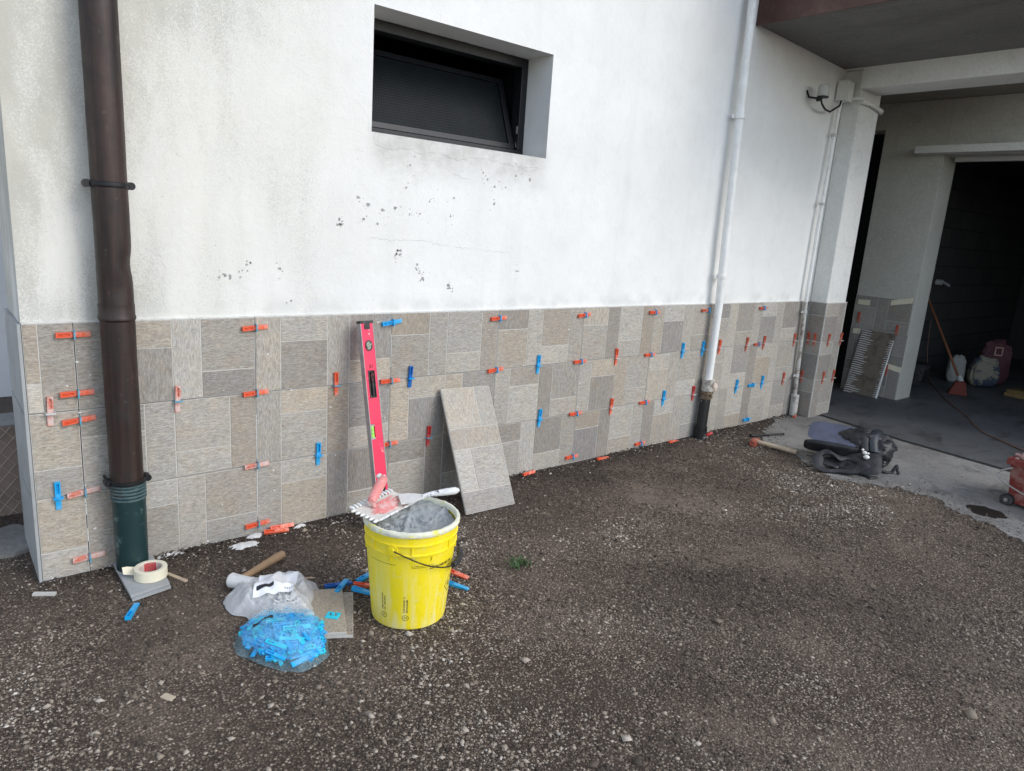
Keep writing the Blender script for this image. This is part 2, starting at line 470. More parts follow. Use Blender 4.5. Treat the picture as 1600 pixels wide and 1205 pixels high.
M['wood'] = simple('worn_wood', (0.36, 0.23, 0.13), 0.65, dirt=(0.55, 0.47, 0.38), dirt_amt=0.6, scale=24, lo=0.55, hi=0.65)
M['palewood'] = simple('pale_wood', (0.56, 0.44, 0.31), 0.6, dirt=(0.36, 0.26, 0.18), dirt_amt=0.5, scale=18)
M['white_rubber'] = simple('white_rubber', (0.68, 0.67, 0.65), 0.6, dirt=(0.45, 0.43, 0.41), dirt_amt=0.5, scale=30, bumpd=0.002)
M['film_milky'] = film('milky_film', (0.95, 0.95, 0.95), 1.15)
M['film_clear'] = film('clear_film', (0.50, 0.84, 0.98), 0.25, 0.10)
M['paper'] = simple('white_print_paper', (0.86, 0.86, 0.88), 0.55, scale=20, bumpd=0.002)
M['tape'] = simple('cream_masking_tape', (0.78, 0.72, 0.55), 0.6, scale=10)
M['tape_red'] = simple('red_core_label', (0.60, 0.02, 0.035), 0.5)
M['tape_core'] = simple('cardboard_core', (0.62, 0.52, 0.45), 0.8)
M['bag_black'] = simple('black_nylon', (0.010, 0.010, 0.012), 0.5, dirt=(0.06, 0.06, 0.06), dirt_amt=0.35, scale=26, bumpd=0.003)
M['bag_grey'] = simple('blue_grey_dusty_fabric', (0.085, 0.095, 0.145), 0.7, dirt=(0.05, 0.05, 0.06), dirt_amt=0.5, scale=20, bumpd=0.002)
M['bag_navy'] = simple('dark_slate_padding', (0.013, 0.018, 0.025), 0.5, dirt=(0.07, 0.075, 0.08), dirt_amt=0.4, scale=26, bumpd=0.002)
M['bag_charcoal'] = simple('charcoal_padding', (0.022, 0.022, 0.025), 0.65, dirt=(0.06, 0.06, 0.06), dirt_amt=0.5, scale=26, bumpd=0.003)
M['splash'] = simple('white_paint_splash', (0.75, 0.74, 0.70), 0.7)
M['hammer_red'] = simple('orange_red_iron', (0.42, 0.10, 0.06), 0.5, dirt=(0.04, 0.03, 0.03), dirt_amt=0.8, scale=40, lo=0.5, hi=0.6)
M['tub'] = simple('scuffed_red_tub', (0.20, 0.024, 0.020), 0.6, dirt=(0.30, 0.17, 0.14), dirt_amt=0.85, scale=15, lo=0.47, hi=0.62, bumpd=0.002)
M['roller'] = simple('dusty_pink_roller', (0.52, 0.33, 0.29), 0.8, dirt=(0.25, 0.12, 0.10), dirt_amt=0.6, scale=40, bumpd=0.004)
M['wire'] = simple('galvanised_wire', (0.40, 0.38, 0.36), 0.45, 0.5)
M['cable'] = simple('brown_orange_cable', (0.20, 0.11, 0.08), 0.5)
M['broom_red'] = simple('rust_red_broom', (0.15, 0.032, 0.020), 0.8, scale=40)
M['broom_stick'] = simple('orange_varnished_stick', (0.24, 0.095, 0.045), 0.5)
M['sack_white'] = simple('white_paper_sack', (0.34, 0.335, 0.32), 0.7, dirt=(0.10, 0.10, 0.11), dirt_amt=0.9, scale=9, lo=0.55, hi=0.59, bumpd=0.004)
M['sack_cream'] = simple('cream_printed_sack', (0.26, 0.24, 0.185), 0.7, dirt=(0.025, 0.045, 0.08), dirt_amt=0.95, scale=9, lo=0.47, hi=0.52, bumpd=0.004)
M['sack_plum'] = simple('plum_sack', (0.10, 0.035, 0.045), 0.7, scale=9, bumpd=0.004)
M['ochre'] = simple('ochre_wrap', (0.20, 0.135, 0.045), 0.6, dirt=(0.14, 0.09, 0.03), dirt_amt=0.7, scale=12, bumpd=0.004)
M['glue_back'] = simple('brown_tile_back', (0.19, 0.155, 0.122), 0.9, dirt=(0.06, 0.05, 0.04), dirt_amt=0.6, scale=20, bumpd=0.002)
M['mesh_brown'] = simple('brown_plastic_sheet', (0.22, 0.165, 0.135), 0.7, dirt=(0.14, 0.105, 0.09), dirt_amt=0.5, scale=12)
M['mesh_wire'] = simple('pale_brown_wire', (0.42, 0.35, 0.28), 0.6)
M['leaf'] = simple('green_leaf', (0.045, 0.095, 0.025), 0.6, scale=30)
M['straw'] = simple('dry_straw', (0.22, 0.18, 0.12), 0.8)
M['wet'] = simple('oily_wet_film', (0.022, 0.018, 0.014), 0.4, scale=30)
M['cardboard'] = simple('cardboard_scrap', (0.48, 0.40, 0.29), 0.85)
M['lamp_grey'] = simple('grey_white_plastic', (0.52, 0.52, 0.50), 0.5, scale=20)

# ------------------------------------------------------------------ mesh builder
class MB:
    def __init__(s):
        s.v = []
        s.f = []
        s.mi = []
    def add(s, vs, fs, mi=0):
        o = len(s.v)
        s.v += [tuple(v) for v in vs]
        s.f += [tuple(i + o for i in f) for f in fs]
        s.mi += [mi] * len(fs)
        return s
    def box(s, a, b, mi=0):
        x0, y0, z0 = (min(a[i], b[i]) for i in range(3))
        x1, y1, z1 = (max(a[i], b[i]) for i in range(3))
        vs = [(x0, y0, z0), (x1, y0, z0), (x1, y1, z0), (x0, y1, z0), (x0, y0, z1), (x1, y0, z1), (x1, y1, z1), (x0, y1, z1)]
        return s.add(vs, [(0, 3, 2, 1), (4, 5, 6, 7), (0, 1, 5, 4), (1, 2, 6, 5), (2, 3, 7, 6), (3, 0, 4, 7)], mi)
    def tube(s, path, r, n=10, cap=True, mi=0):
        P = [Vector(p) for p in path]
        rr = r if isinstance(r, (list, tuple)) else [r] * len(P)
        rings = []
        up = None
        for i, p in enumerate(P):
            t = (P[min(i + 1, len(P) - 1)] - P[max(i - 1, 0)]).normalized()
            if up is None:
                up = Vector((0, 0, 1)) if abs(t.z) < 0.9 else Vector((0, 1, 0))
            a = t.cross(up).normalized()
            b = a.cross(t).normalized()
            up = b
            rings.append([p + (a * math.cos(2 * math.pi * k / n) + b * math.sin(2 * math.pi * k / n)) * rr[i] for k in range(n)])
        vs = [v for r_ in rings for v in r_]
        fs = []
        for i in range(len(P) - 1):
            for k in range(n):
                k2 = (k + 1) % n
                fs.append((i * n + k, i * n + k2, (i + 1) * n + k2, (i + 1) * n + k))
        if cap:
            fs.append(tuple(range(n - 1, -1, -1)))
            fs.append(tuple((len(P) - 1) * n + k for k in range(n)))
        return s.add(vs, fs, mi)
    def lathe(s, prof, cx=0, cy=0, n=48, mi=0, closed=False):
        vs = []
        for r, z in prof:
            for k in range(n):
                a = 2 * math.pi * k / n
                vs.append((cx + r * math.cos(a), cy + r * math.sin(a), z))
        fs = []
        m = len(prof)
        for i in range(m if closed else m - 1):
            j = (i + 1) % m
            for k in range(n):
                k2 = (k + 1) % n
                fs.append((i * n + k, i * n + k2, j * n + k2, j * n + k))
        return s.add(vs, fs, mi)
    def prism(s, poly, a, b, axis=2, mi=0):
        """poly: 2D outline, extruded between a and b along axis"""
        def mk(p, h):
            q = list(p)
            q.insert(axis, h)
            return tuple(q)
        n = len(poly)
        vs = [mk(p, a) for p in poly] + [mk(p, b) for p in poly]
        fs = [tuple(range(n)), tuple(range(2 * n - 1, n - 1, -1))]
        for i in range(n):
            j = (i + 1) % n
            fs.append((i, i + n, j + n, j))
        return s.add(vs, fs, mi)
    def build(s, name, mats, parent=None, local=False, smooth=False, bevel=0.0, loc=None, label=None, segs=2):
        me = bpy.data.meshes.new(name)
        off = Vector((0, 0, 0))
        if not local:
            p = parent
            while p is not None:
                off += p.location
                p = p.parent
            if parent is None and loc is not None:
                off = Vector(loc)
        vs = [(v[0] - off.x, v[1] - off.y, v[2] - off.z) for v in s.v]
        me.from_pydata(vs, [], s.f)
        ms = mats if isinstance(mats, (list, tuple)) else [mats]
        for m in ms:
            me.materials.append(M[m])
        if len(ms) > 1:
            me.polygons.foreach_set('material_index', s.mi)
        bm = bmesh.new()
        bm.from_mesh(me)
        bmesh.ops.recalc_face_normals(bm, faces=bm.faces)
        if smooth:
            for f in bm.faces:
                f.smooth = True
        bm.to_mesh(me)
        bm.free()
        o = bpy.data.objects.new(name, me)
        C.objects.link(o)
        o.parent = parent
        if parent is None and loc is not None:
            o.location = loc
        if smooth:
            try:
                me.set_sharp_from_angle(angle=R(38))
            except Exception:
                pass
        if bevel:
            b = o.modifiers.new('bevel', 'BEVEL')
            b.width = bevel
            b.segments = segs
            b.limit_method = 'ANGLE'
        if label:
            o['label'] = label
        return o

def thing(name, label, cat, loc=(0, 0, 0), rot=(0, 0, 0), group=None):
    o = bpy.data.objects.new(name, None)
    C.objects.link(o)
    o.empty_display_size = 0.05
    o.location = loc
    o.rotation_euler = rot
    o['label'] = label
    o['category'] = cat
    if group:
        o['group'] = group
    return o

def tag(o, label, cat, group=None, kind=None):
    if label:
        o['label'] = label
    if cat:
        o['category'] = cat
    if group:
        o['group'] = group
    if kind:
        o['kind'] = kind
    return o

def dup(src, parent=None, **kw):
    o = src.copy()
    C.objects.link(o)
    o.parent = parent
    for k, v in kw.items():
        setattr(o, k, v)
    return o

def fbm(x, y, z=0.0, o=4):
    return noise.fractal(Vector((x, y, z)), 1.0, 2.0, o)

def gh(x, y):
    """height of the worn asphalt"""
    k = min(1.0, max(0.0, (-y - 0.05) / 0.5))
    k *= min(1.0, max(0.0, (3.5 - x) / 0.5))
    return k * (0.004 * math.sin(x * 3.1 + y * 1.7) + 0.004 * math.sin(y * 4.3 - x * 1.1)) - 0.004 * k

# ------------------------------------------------------------------ ground
def axis_pts(lo, hi, step, far):
    a = list(np.arange(lo, hi + step / 2, step))
    ex = [hi + 1, hi + 4, hi + 12, far]
    return [-far, lo - 12, lo - 4, lo - 1] + a + ex
xs = axis_pts(-1.5, 4.5, 0.06, 150)
ys = axis_pts(-3.6, 0.6, 0.06, 150)
mb = MB()
nx, ny = len(xs), len(ys)
mb.add([(x, y, gh(x, y) if (-1.5 <= x <= 4.5 and -3.6 <= y <= 0.6) else 0) for y in ys for x in xs],
       [(j * nx + i, j * nx + i + 1, (j + 1) * nx + i + 1, (j + 1) * nx + i) for j in range(ny - 1) for i in range(nx - 1)])
o = mb.build('ground', 'asphalt', smooth=True)
o['kind'] = 'structure'

# concrete apron in front of the garage: a ragged front edge lying on the asphalt
edge = [(4.86, -0.02), (4.45, -0.05), (4.30, -0.16), (4.10, -0.22), (3.92, -0.38), (3.84, -0.60), (3.66, -0.78), (3.60, -0.95), (3.66, -1.10), (3.84, -1.22), (3.78, -1.45), (3.68, -1.70), (3.60, -1.95), (3.50, -2.4), (3.3, -3.2)]
fine = []
for i in range(len(edge) - 1):
    a, b = Vector(edge[i]), Vector(edge[i + 1])
    m = max(2, int((b - a).length / 0.012))
    for k in range(m):
        q = a.lerp(b, k / m)
        nrm_ = Vector((-(b - a).y, (b - a).x)).normalized()
        w_ = 0.09 * fbm(q.x * 4, q.y * 4) + 0.022 * noise.noise(Vector((q.x * 22, q.y * 22, 2))) + 0.008 * noise.noise(Vector((q.x * 70, q.y * 70, 2)))
        fine.append((q.x + nrm_.x * w_, q.y + nrm_.y * w_))
fine.append(edge[-1])
poly = fine + [(4.72, -3.2), (4.83, -1.45), (4.90, -0.80), (5.03, -0.14), (4.88, -0.12)]
mb = MB()
from mathutils.geometry import tessellate_polygon
tri = tessellate_polygon([[Vector((p[0], p[1], 0)) for p in poly]])
np_ = len(poly)
mb.add([(p[0], p[1], 0.0045) for p in poly] + [(p[0], p[1], 0.0002) for p in poly],
       [tuple(t) for t in tri] + [(i, i + np_, (i + 1) % np_ + np_, (i + 1) % np_) for i in range(np_)])
o = mb.build('concrete_apron', 'apron')
o['kind'] = 'structure'
# slab inside the carport, beyond the narrow drain gap
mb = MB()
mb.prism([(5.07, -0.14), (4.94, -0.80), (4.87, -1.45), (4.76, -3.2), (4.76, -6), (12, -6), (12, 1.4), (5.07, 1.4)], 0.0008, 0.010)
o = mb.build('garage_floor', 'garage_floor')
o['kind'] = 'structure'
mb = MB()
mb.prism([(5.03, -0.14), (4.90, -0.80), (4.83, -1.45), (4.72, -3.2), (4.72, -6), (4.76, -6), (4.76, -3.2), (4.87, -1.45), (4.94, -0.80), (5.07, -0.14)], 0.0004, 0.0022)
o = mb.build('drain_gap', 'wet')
o['kind'] = 'structure'

# ------------------------------------------------------------------ house
house = thing('house', 'white rendered house with stone-look tile plinth, carport and dark garage', 'house', (0, 0, 0))
WY = 0.012                     # plaster face; tile faces lie at y = 0
WX0, WX1, WZ0, WZ1 = 1.09, 2.05, 1.645, 2.12
mb = MB()
mb.box((-0.142, WY, -0.05), (WX0, 0.40, 5.2))
mb.box((WX1, WY, -0.05), (5.20, 0.40, 5.2))
mb.box((WX0, WY, -0.05), (WX1, 0.40, WZ0))
mb.box((WX0, WY, WZ1), (WX1, 0.40, 5.2))
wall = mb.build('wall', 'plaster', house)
# dark room behind the hopper window
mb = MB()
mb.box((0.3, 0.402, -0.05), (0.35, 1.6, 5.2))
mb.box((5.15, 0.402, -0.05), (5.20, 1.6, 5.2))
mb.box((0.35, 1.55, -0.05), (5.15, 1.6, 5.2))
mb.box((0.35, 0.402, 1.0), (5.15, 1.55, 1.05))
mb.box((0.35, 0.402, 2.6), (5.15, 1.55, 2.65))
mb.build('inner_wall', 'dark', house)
# pillar at the carport
PX0, PX1, PY = 4.892, 5.20, -0.123
mb = MB()
mb.box((PX0, PY, -0.02), (PX1, 0.010, 2.55))
mb.build('pillar', 'paint', house, bevel=0.006)

# window
fr = MB()
FY0, FY1 = 0.19, 0.25
fr.box((WX0 + .002, FY0, WZ0 + .002), (WX1 - .002, FY1, WZ0 + 0.04))
fr.box((WX0 + .002, FY0, WZ1 - 0.045), (WX1 - .002, FY1, WZ1 - .002))
fr.box((WX0 + .002, FY0, WZ0 + 0.041), (WX0 + 0.04, FY1, WZ1 - 0.046))
fr.box((WX1 - 0.04, FY0, WZ0 + 0.041), (WX1 - .002, FY1, WZ1 - 0.046))
fr.box((WX0 + .04, FY0 - 0.012, WZ0 + 0.012), (WX1 - .04, FY0 - 0.001, WZ0 + 0.02))
for b_ in (((WX0 + .002, 0.2501, WZ0 + .002), (WX1 - .002, 0.402, WZ0 + 0.012)), ((WX0 + .002, 0.2501, WZ1 - 0.012), (WX1 - .002, 0.402, WZ1 - .002)), ((WX0 + .002, 0.2501, WZ0 + .0121), (WX0 + .012, 0.402, WZ1 - .0121)), ((WX1 - .012, 0.2501, WZ0 + .0121), (WX1 - .002, 0.402, WZ1 - .0121))):
    fr.box(*b_)
frame = fr.build('window_frame', 'black_alu', house, bevel=0.002)
def sash_pt(x, t, d=0.0):
    # hopper sash: hinged at the bottom, leaning into the room at the top
    y = 0.205 + 0.135 * t + d
    z = WZ0 + 0.045 + 0.345 * t
    return (x, y, z)
def sash_box(mb, x0, x1, t0, t1, d0, d1):
    vs = [sash_pt(x0, t0, d0), sash_pt(x1, t0, d0), sash_pt(x1, t0, d1), sash_pt(x0, t0, d1), sash_pt(x0, t1, d0), sash_pt(x1, t1, d0), sash_pt(x1, t1, d1), sash_pt(x0, t1, d1)]
    mb.add(vs, [(0, 3, 2, 1), (4, 5, 6, 7), (0, 1, 5, 4), (1, 2, 6, 5), (2, 3, 7, 6), (3, 0, 4, 7)])
sb = MB()
sash_box(sb, 1.135, 2.005, 0.0, 0.07, 0, 0.028)
sash_box(sb, 1.135, 2.005, 0.93, 1.0, 0, 0.028)
sash_box(sb, 1.135, 1.165, 0.071, 0.929, 0, 0.028)
sash_box(sb, 1.972, 2.005, 0.071, 0.929, 0, 0.028)
sash = sb.build('window_sash', 'black_alu', house)
gb = MB()
sash_box(gb, 1.166, 1.971, 0.072, 0.928, 0.010, 0.016)
gb.build('glass', 'glass', sash)
st = MB()
st.tube([(2.012, 0.20, 1.70), (2.016, 0.225, 1.76)], 0.004, 8)
st.box((2.006, 0.197, 1.765), (2.018, 0.205, 1.80))
st.build('window_stay', 'wire', house)

# loose rendered chips, cracks
def blob2(cx, cz, r, k=9, jag=0.35, ax=1.0):
    out = []
    ph = random.random() * 6
    for i in range(k):
        a = 2 * math.pi * i / k
        rr = r * (1 + jag * (random.random() * 2 - 1))
        out.append((cx + rr * math.cos(a + ph) * ax, cz + rr * math.sin(a + ph)))
    return out
chips = [(0.956, 1.271, 8), (1.222, 1.15, 7), (1.342, 1.082, 8), (1.209, 1.351, 4), (1.081, 1.355, 4), (1.15, 1.339, 3), (1.282, 1.329, 2), (1.382, 1.39, 2), (0.498, 1.056, 6), (0.574, 1.097, 6), (0.705, 1.087, 3), (1.865, 1.545, 3), (1.956, 1.535, 4), (1.741, 1.484, 3), (1.807, 1.486, 2), (1.743, 1.408, 3), (1.277, 1.534, 2), (1.513, 1.01, 5), (1.036, 1.383, 3), (1.262, 1.44, 2), (1.062, 1.297, 3), (1.128, 1.28, 3), (1.511, 1.414, 2), (0.751, 0.962, 2), (1.914, 1.092, 2), (1.334, 1.335, 2), (1.498, 1.334, 2), (1.697, 1.514, 2), (1.669, 1.54, 2)]
cb = MB()
for (x, z, s) in chips:
    if s >= 5:   # scattered nibbled patches: a chain of small chips along a slanting line
        m = 15 if s > 6 else 10
        sl = random.choice((-1, 1)) * (0.6 + random.random())
        for i in range(m):
            t = random.uniform(-1, 1)
            px = x + t * 0.022 + random.gauss(0, 0.007)
            pz = z + t * 0.022 * sl + random.gauss(0, 0.008)
            cb.prism([(a, b) for a, b in blob2(px, pz, random.uniform(0.0012, 0.0058), 7)], WY - 0.0012, WY + 0.001, axis=1)
    else:
        cb.prism(blob2(x, z, 0.0021 * s, 9), WY - 0.0012, WY + 0.001, axis=1)
        for i in range(3):
            cb.prism(blob2(x + random.gauss(0, .018), z + random.gauss(0, .018), random.uniform(0.001, 0.0028), 6), WY - 0.0012, WY + 0.001, axis=1)
for i in range(130):
    x = random.uniform(0.25, 2.2)
    cb.prism(blob2(x, random.uniform(1.0, 1.62) - 0.05 * x, random.uniform(0.0006, 0.0017), 5), WY - 0.001, WY + 0.001, axis=1)
o = cb.build('plaster_chips', 'chip', house)
o['kind'] = 'stuff'
def crack(pts, w=0.0011, jag=0.005):
    P = []
    for i in range(len(pts) - 1):
        a, b = Vector(pts[i]), Vector(pts[i + 1])
        m = max(3, int((b - a).length / 0.012))
        for k in range(m):
            q = a.lerp(b, k / m)
            P.append((q.x + random.gauss(0, jag * 0.4), q.y + random.gauss(0, jag * 0.5)))
    P.append(pts[-1])
    vs, fs = [], []
    for i, (x, z) in enumerate(P):
        ww = w * random.uniform(0.3, 1.1)
        vs += [(x, WY - 0.0008, z - ww / 2), (x + 0.0004, WY - 0.0008, z + ww / 2)]
        if i:
            fs.append((2 * i - 2, 2 * i, 2 * i + 1, 2 * i - 1))
    return vs, fs
ck = MB()
for c_ in ([(1.095, 1.64), (1.11, 1.60), (1.16, 1.585), (1.27, 1.60), (1.32, 1.585), (1.42, 1.60), (1.52, 1.578), (1.6, 1.6), (1.75, 1.60), (1.86, 1.585), (2.0, 1.595), (2.05, 1.61)],
           [(1.53, 1.20), (1.60, 1.195), (1.72, 1.185), (1.86, 1.183)], [(1.50, 1.52), (1.56, 1.505), (1.60, 1.505)],
           [(0.27, 1.16), (0.29, 1.08), (0.278, 1.01), (0.285, 0.95)], [(1.85, 1.60), (1.93, 1.57), (2.05, 1.60)],
           [(1.10, 1.225), (1.2, 1.215), (1.34, 1.22), (1.5, 1.20)]):
    ck.add(*crack(c_))
vs, fs = crack([(1.53, 1.34), (1.53, 1.40)][::1], 0.001)
o = ck.build('wall_crack', 'chip', house)
o['kind'] = 'stuff'

# ------------------------------------------------------------------ wall tiles with their stone panels
PAL = dict(L=(0.435, 0.415, 0.382), M=(0.372, 0.352, 0.322), D=(0.308, 0.290, 0.270), B=(0.370, 0.332, 0.284), T=(0.425, 0.385, 0.328), P=(0.3, 0.278, 0.27), W=(0.6, 0.57, 0.51))
LAY = {'A': [(0, .2, 1 / 3), (.2, .3, None), (.3, .5, 2 / 3), (.5, .6, None)],
       'B': [(0, .1, None), (.1, .3, 1 / 3), (.3, .4, None), (.4, .6, 2 / 3)]}
panel_cache = {}
def panel_mesh(w, h):
    key = (round(w, 3), round(h, 3))
    if key not in panel_cache:
        c = 0.0014
        d = 0.0018
        x, z = w / 2, h / 2
        vs = [(-x, 0, -z), (x, 0, -z), (x, 0, z), (-x, 0, z), (-x + c, -d, -z + c), (x - c, -d, -z + c), (x - c, -d, z - c), (-x + c, -d, z - c)]
        fs = [(4, 5, 6, 7), (0, 1, 5, 4), (1, 2, 6, 5), (2, 3, 7, 6), (3, 0, 4, 7)]
        me = bpy.data.meshes.new('stone_panel')
        me.from_pydata(vs, [], fs)
        me.materials.append(M['stone'])
        panel_cache[key] = me
    return panel_cache[key]
body_cache = {}
def body_mesh(w, h):
    key = (round(w, 3), round(h, 3))
    if key not in body_cache:
        b = MB()
        b.box((-w / 2, 0, -h / 2), (w / 2, 0.0095, h / 2))
        me = bpy.data.meshes.new('wall_tile')
        me.from_pydata(b.v, [], b.f)
        me.materials.append(M['tile_body'])
        body_cache[key] = me
    return body_cache[key]
def add_panel(tile, u0, u1, z0, z1, code, hw, hh, gap=0.0028):
    w, h = u1 - u0 - gap, z1 - z0 - gap
    if w < 0.012 or h < 0.012:
        return
    o = bpy.data.objects.new('stone_panel', panel_mesh(w, h))
    C.objects.link(o)
    o.parent = tile
    o.location = ((u0 + u1) / 2 - hw, random.uniform(-0.0001, 0.0008), (z0 + z1) / 2 - hh)
    c = PAL[code.upper()]
    j = random.uniform(0.9, 1.1)
    k = random.uniform(-0.008, 0.008)
    o.color = (c[0] * j + k, c[1] * j, c[2] * j - k, 0.0 if code.islower() else 1.0)
def wall_tile(x0, x1, z0, z1, lay, codes, parent, uoff=0.0, frame_=None):
    """a 60 x 30 tile (or cut) whose panels follow the printed layout; frame_ = (origin, rotz) for other faces"""
    w, h = x1 - x0, z1 - z0
    t = bpy.data.objects.new('wall_tile', body_mesh(w, h))
    C.objects.link(t)
    t.parent = parent
    cx, cz = (x0 + x1) / 2, (z0 + z1) / 2
    if frame_ is None:
        t.location = (cx, 0.0018 + random.uniform(-0.0005, 0.0005), cz)
    else:
        org, rz = frame_
        t.location = (org[0] + cx * math.cos(rz), org[1] + cx * math.sin(rz), cz)
        t.rotation_euler = (0, 0, rz)
    i = 0
    for (a, b, s) in LAY[lay]:
        a2, b2 = max(a - uoff, 0), min(b - uoff, w)
        if a2 < b2 - 0.005:
            if s is None:
                add_panel(t, a2, b2, 0, h, codes[i], w / 2, h / 2)
            else:
                zs = h * (1 - s)
                add_panel(t, a2, b2, zs, h, codes[i], w / 2, h / 2)
                add_panel(t, a2, b2, 0, zs, codes[i + 1], w / 2, h / 2)
        i += 1 if s is None else 2
    return t
ROWS = [
    ['BMTdlMD', 'BtLDldT', 'AbMMMLB', 'AdTLBLM', 'AtMDLLB', 'BTLdlMM', 'ADMldMM', 'ALDLdLd'],
    ['AMLLLLB', 'BmTLBDL', 'BTTdTDm', 'BLBLdmM', 'BLTdBML', 'ALtmMLM', 'AMmlDLd', 'ALBLMMl'],
    ['BMLMLBM', 'BMLTddM', 'ADLBdMM', 'ADMldLM', 'ABpdLBL', 'BdLtmLM', 'AMMMLBd', 'ALMlMLd']]
G = 0.0032
ZR = [(0.602, 0.900), (0.302, 0.602 - 0.0), (0.004, 0.302)]
for r_, row in enumerate(ROWS):
    z1 = 0.900 - r_ * 0.2995
    z0 = z1 - 0.2995 + G
    if r_ == 2:
        z0 = 0.004
    for c_, code in enumerate(row):
        xa = c_ * 0.602 + G / 2
        xb = min((c_ + 1) * 0.602 - G / 2, 4.876)
        if c_ == 3 and r_ == 2:
            pass
        wall_tile(xa, xb, z0, z1, code[0], code[1:], house)
    # cut pieces left of the first joint, up to the corner
    if r_ == 0:
        wall_tile(-0.1415, -G / 2, z0, z1, 'A', 'MMMBWM', house, uoff=0.4595)
    elif r_ == 1:
        t = wall_tile(-0.1415, -G / 2, z0, z1, 'B', 'MMMMTM', house, uoff=0.46)
    else:
        wall_tile(-0.1415, -G / 2, z0, z1, 'B', 'MMMMTL', house, uoff=0.46)
# grey adhesive behind the joints
mb = MB()
mb.box((-0.1405, 0.0115, 0.0), (4.88, 0.0119, 0.895))
mb.build('adhesive_bed', 'mortar_bed', house)
# white edge strip finishing the top of the tiles
mb = MB()
mb.box((-0.1415, 0.0012, 0.9008), (4.876, 0.0117, 0.9055))
mb.build('top_strip', 'adhesive', house)
# tiles on the left end of the wall, seen almost edge-on
for z0, z1 in ((0.004, 0.297), (0.3045, 0.597), (0.6045, 0.900)):
    mb = MB()
    mb.box((-0.1535, 0.003, z0), (-0.1435, 0.399, z1))
    mb.build('end_tile', 'tile_side', house)
mb = MB()
mb.box((-0.1531, -0.001, 0.002), (-0.1437, 0.002, 0.9))
mb.build('corner_trim', 'tile_side', house)
# plinth stub below the last tile at the corner
mb = MB()
mb.box((-0.14, 0.006, -0.05), (0.06, 0.0105, 0.003))
mb.build('plinth', 'tile_side', house)
# pillar tiles: left face (seen from the left) and front face
PT = 0.0118
for r_ in range(3):
    z1 = 0.900 - r_ * 0.2995
    z0 = z1 - 0.2995 + G if r_ < 2 else 0.004
    wall_tile(0.004, 0.128, z0, z1, 'B', 'DMDMDM' if r_ else 'MDDMDD', house, uoff=0.1, frame_=((PX0 - PT, 0.0), -math.pi / 2))
    wall_tile(0.004, 0.316, z0, z1, 'B' if r_ == 1 else 'A', 'MmDMLM' if r_ else 'MDMMDM', house, uoff=0.1 * r_, frame_=((PX0 - PT, PY - PT), 0))
mb = MB()
mb.box((PX0 - PT - 0.0015, PY - PT - 0.0015, 0.002), (PX0 - PT + 0.003, PY - PT + 0.003, 0.903))
mb.build('corner_trim', 'adhesive', house)
mb = MB()
mb.box((PX0 - PT + 0.004, PY - 0.0115, 0.901), (5.206, PY - 0.0005, 0.9055))
mb.box((PX0 - PT + 0.001, PY - 0.0005, 0.901), (PX0 - 0.0005, -0.001, 0.9055))
mb.build('top_strip', 'adhesive', house)

# balcony over the carport, with brown flashing
mb = MB()
ys_ = (0.010, -1.34)
mb.add([(3.70, ys_[0], 2.61), (4.87, ys_[0], 2.56), (4.87, ys_[1], 2.56), (3.70, ys_[1], 2.61), (3.70, ys_[0], 2.90), (4.87, ys_[0], 2.90), (4.87, ys_[1], 2.90), (3.70, ys_[1], 2.90)],
       [(0, 1, 2, 3), (7, 6, 5, 4), (0, 3, 7, 4), (1, 5, 6, 2), (0, 4, 5, 1), (3, 2, 6, 7)])
balc = mb.build('balcony_slab', 'ceiling', house)
mb = MB()
mb.box((3.680, -1.34, 2.598), (3.698, 0.009, 2.95))
mb.box((3.672, -1.34, 2.952), (3.74, 0.009, 2.975))
mb.build('fascia', 'fascia', balc, bevel=0.002)
# upper storey beyond the balcony keeps the carport in shade
mb = MB()
mb.box((4.871, -1.34, 2.58), (6.30, 1.6, 3.0))
mb.box((6.301, -3.1, 2.58), (11.2, 1.6, 2.9))
mb.build('porch_ceiling', 'porch_ceiling', house)
mb = MB()
mb.box((4.851, -1.34, 2.42), (5.15, PY - 0.002, 2.579))
mb.box((4.852, PY, 2.552), (5.198, 0.0095, 2.578))
beam = mb.build('beam', 'paint', house, bevel=0.004)
mb = MB()
mb.box((5.201, 0.0, 3.002), (11.2, 1.6, 5.2))
mb.box((3.70, -1.34, 2.98), (3.76, 0.009, 3.9))
mb.build('upper_storey', 'plaster', house)

# garage front wall (x = 6.3), with the wide garage opening and a narrow dark doorway
GX0, GX1 = 6.312, 6.60
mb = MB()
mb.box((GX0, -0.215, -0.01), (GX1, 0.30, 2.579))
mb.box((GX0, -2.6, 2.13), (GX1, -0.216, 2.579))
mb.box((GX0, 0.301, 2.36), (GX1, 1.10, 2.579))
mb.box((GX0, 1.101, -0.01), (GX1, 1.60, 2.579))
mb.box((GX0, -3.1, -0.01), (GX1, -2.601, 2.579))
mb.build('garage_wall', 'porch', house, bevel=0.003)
mb = MB()
mb.box((5.201, 1.45, -0.01), (GX0 - .001, 1.60, 2.579))
mb.build('passage_wall', 'porch', house)
mb = MB()
mb.box((GX1 - 0.06, 0.303, 0.0), (GX1 - 0.02, 1.098, 2.358))
mb.build('door', 'black_alu', house)
mb = MB()
mb.box((6.17, -2.7, 2.135), (6.311, -0.03, 2.195))
mb.build('door_lintel', 'paint', house, bevel=0.004)
mb = MB()
mb.box((6.44, -2.55, 2.092), (6.50, -0.26, 2.128))
mb.build('shutter_rail', 'lamp_grey', house)
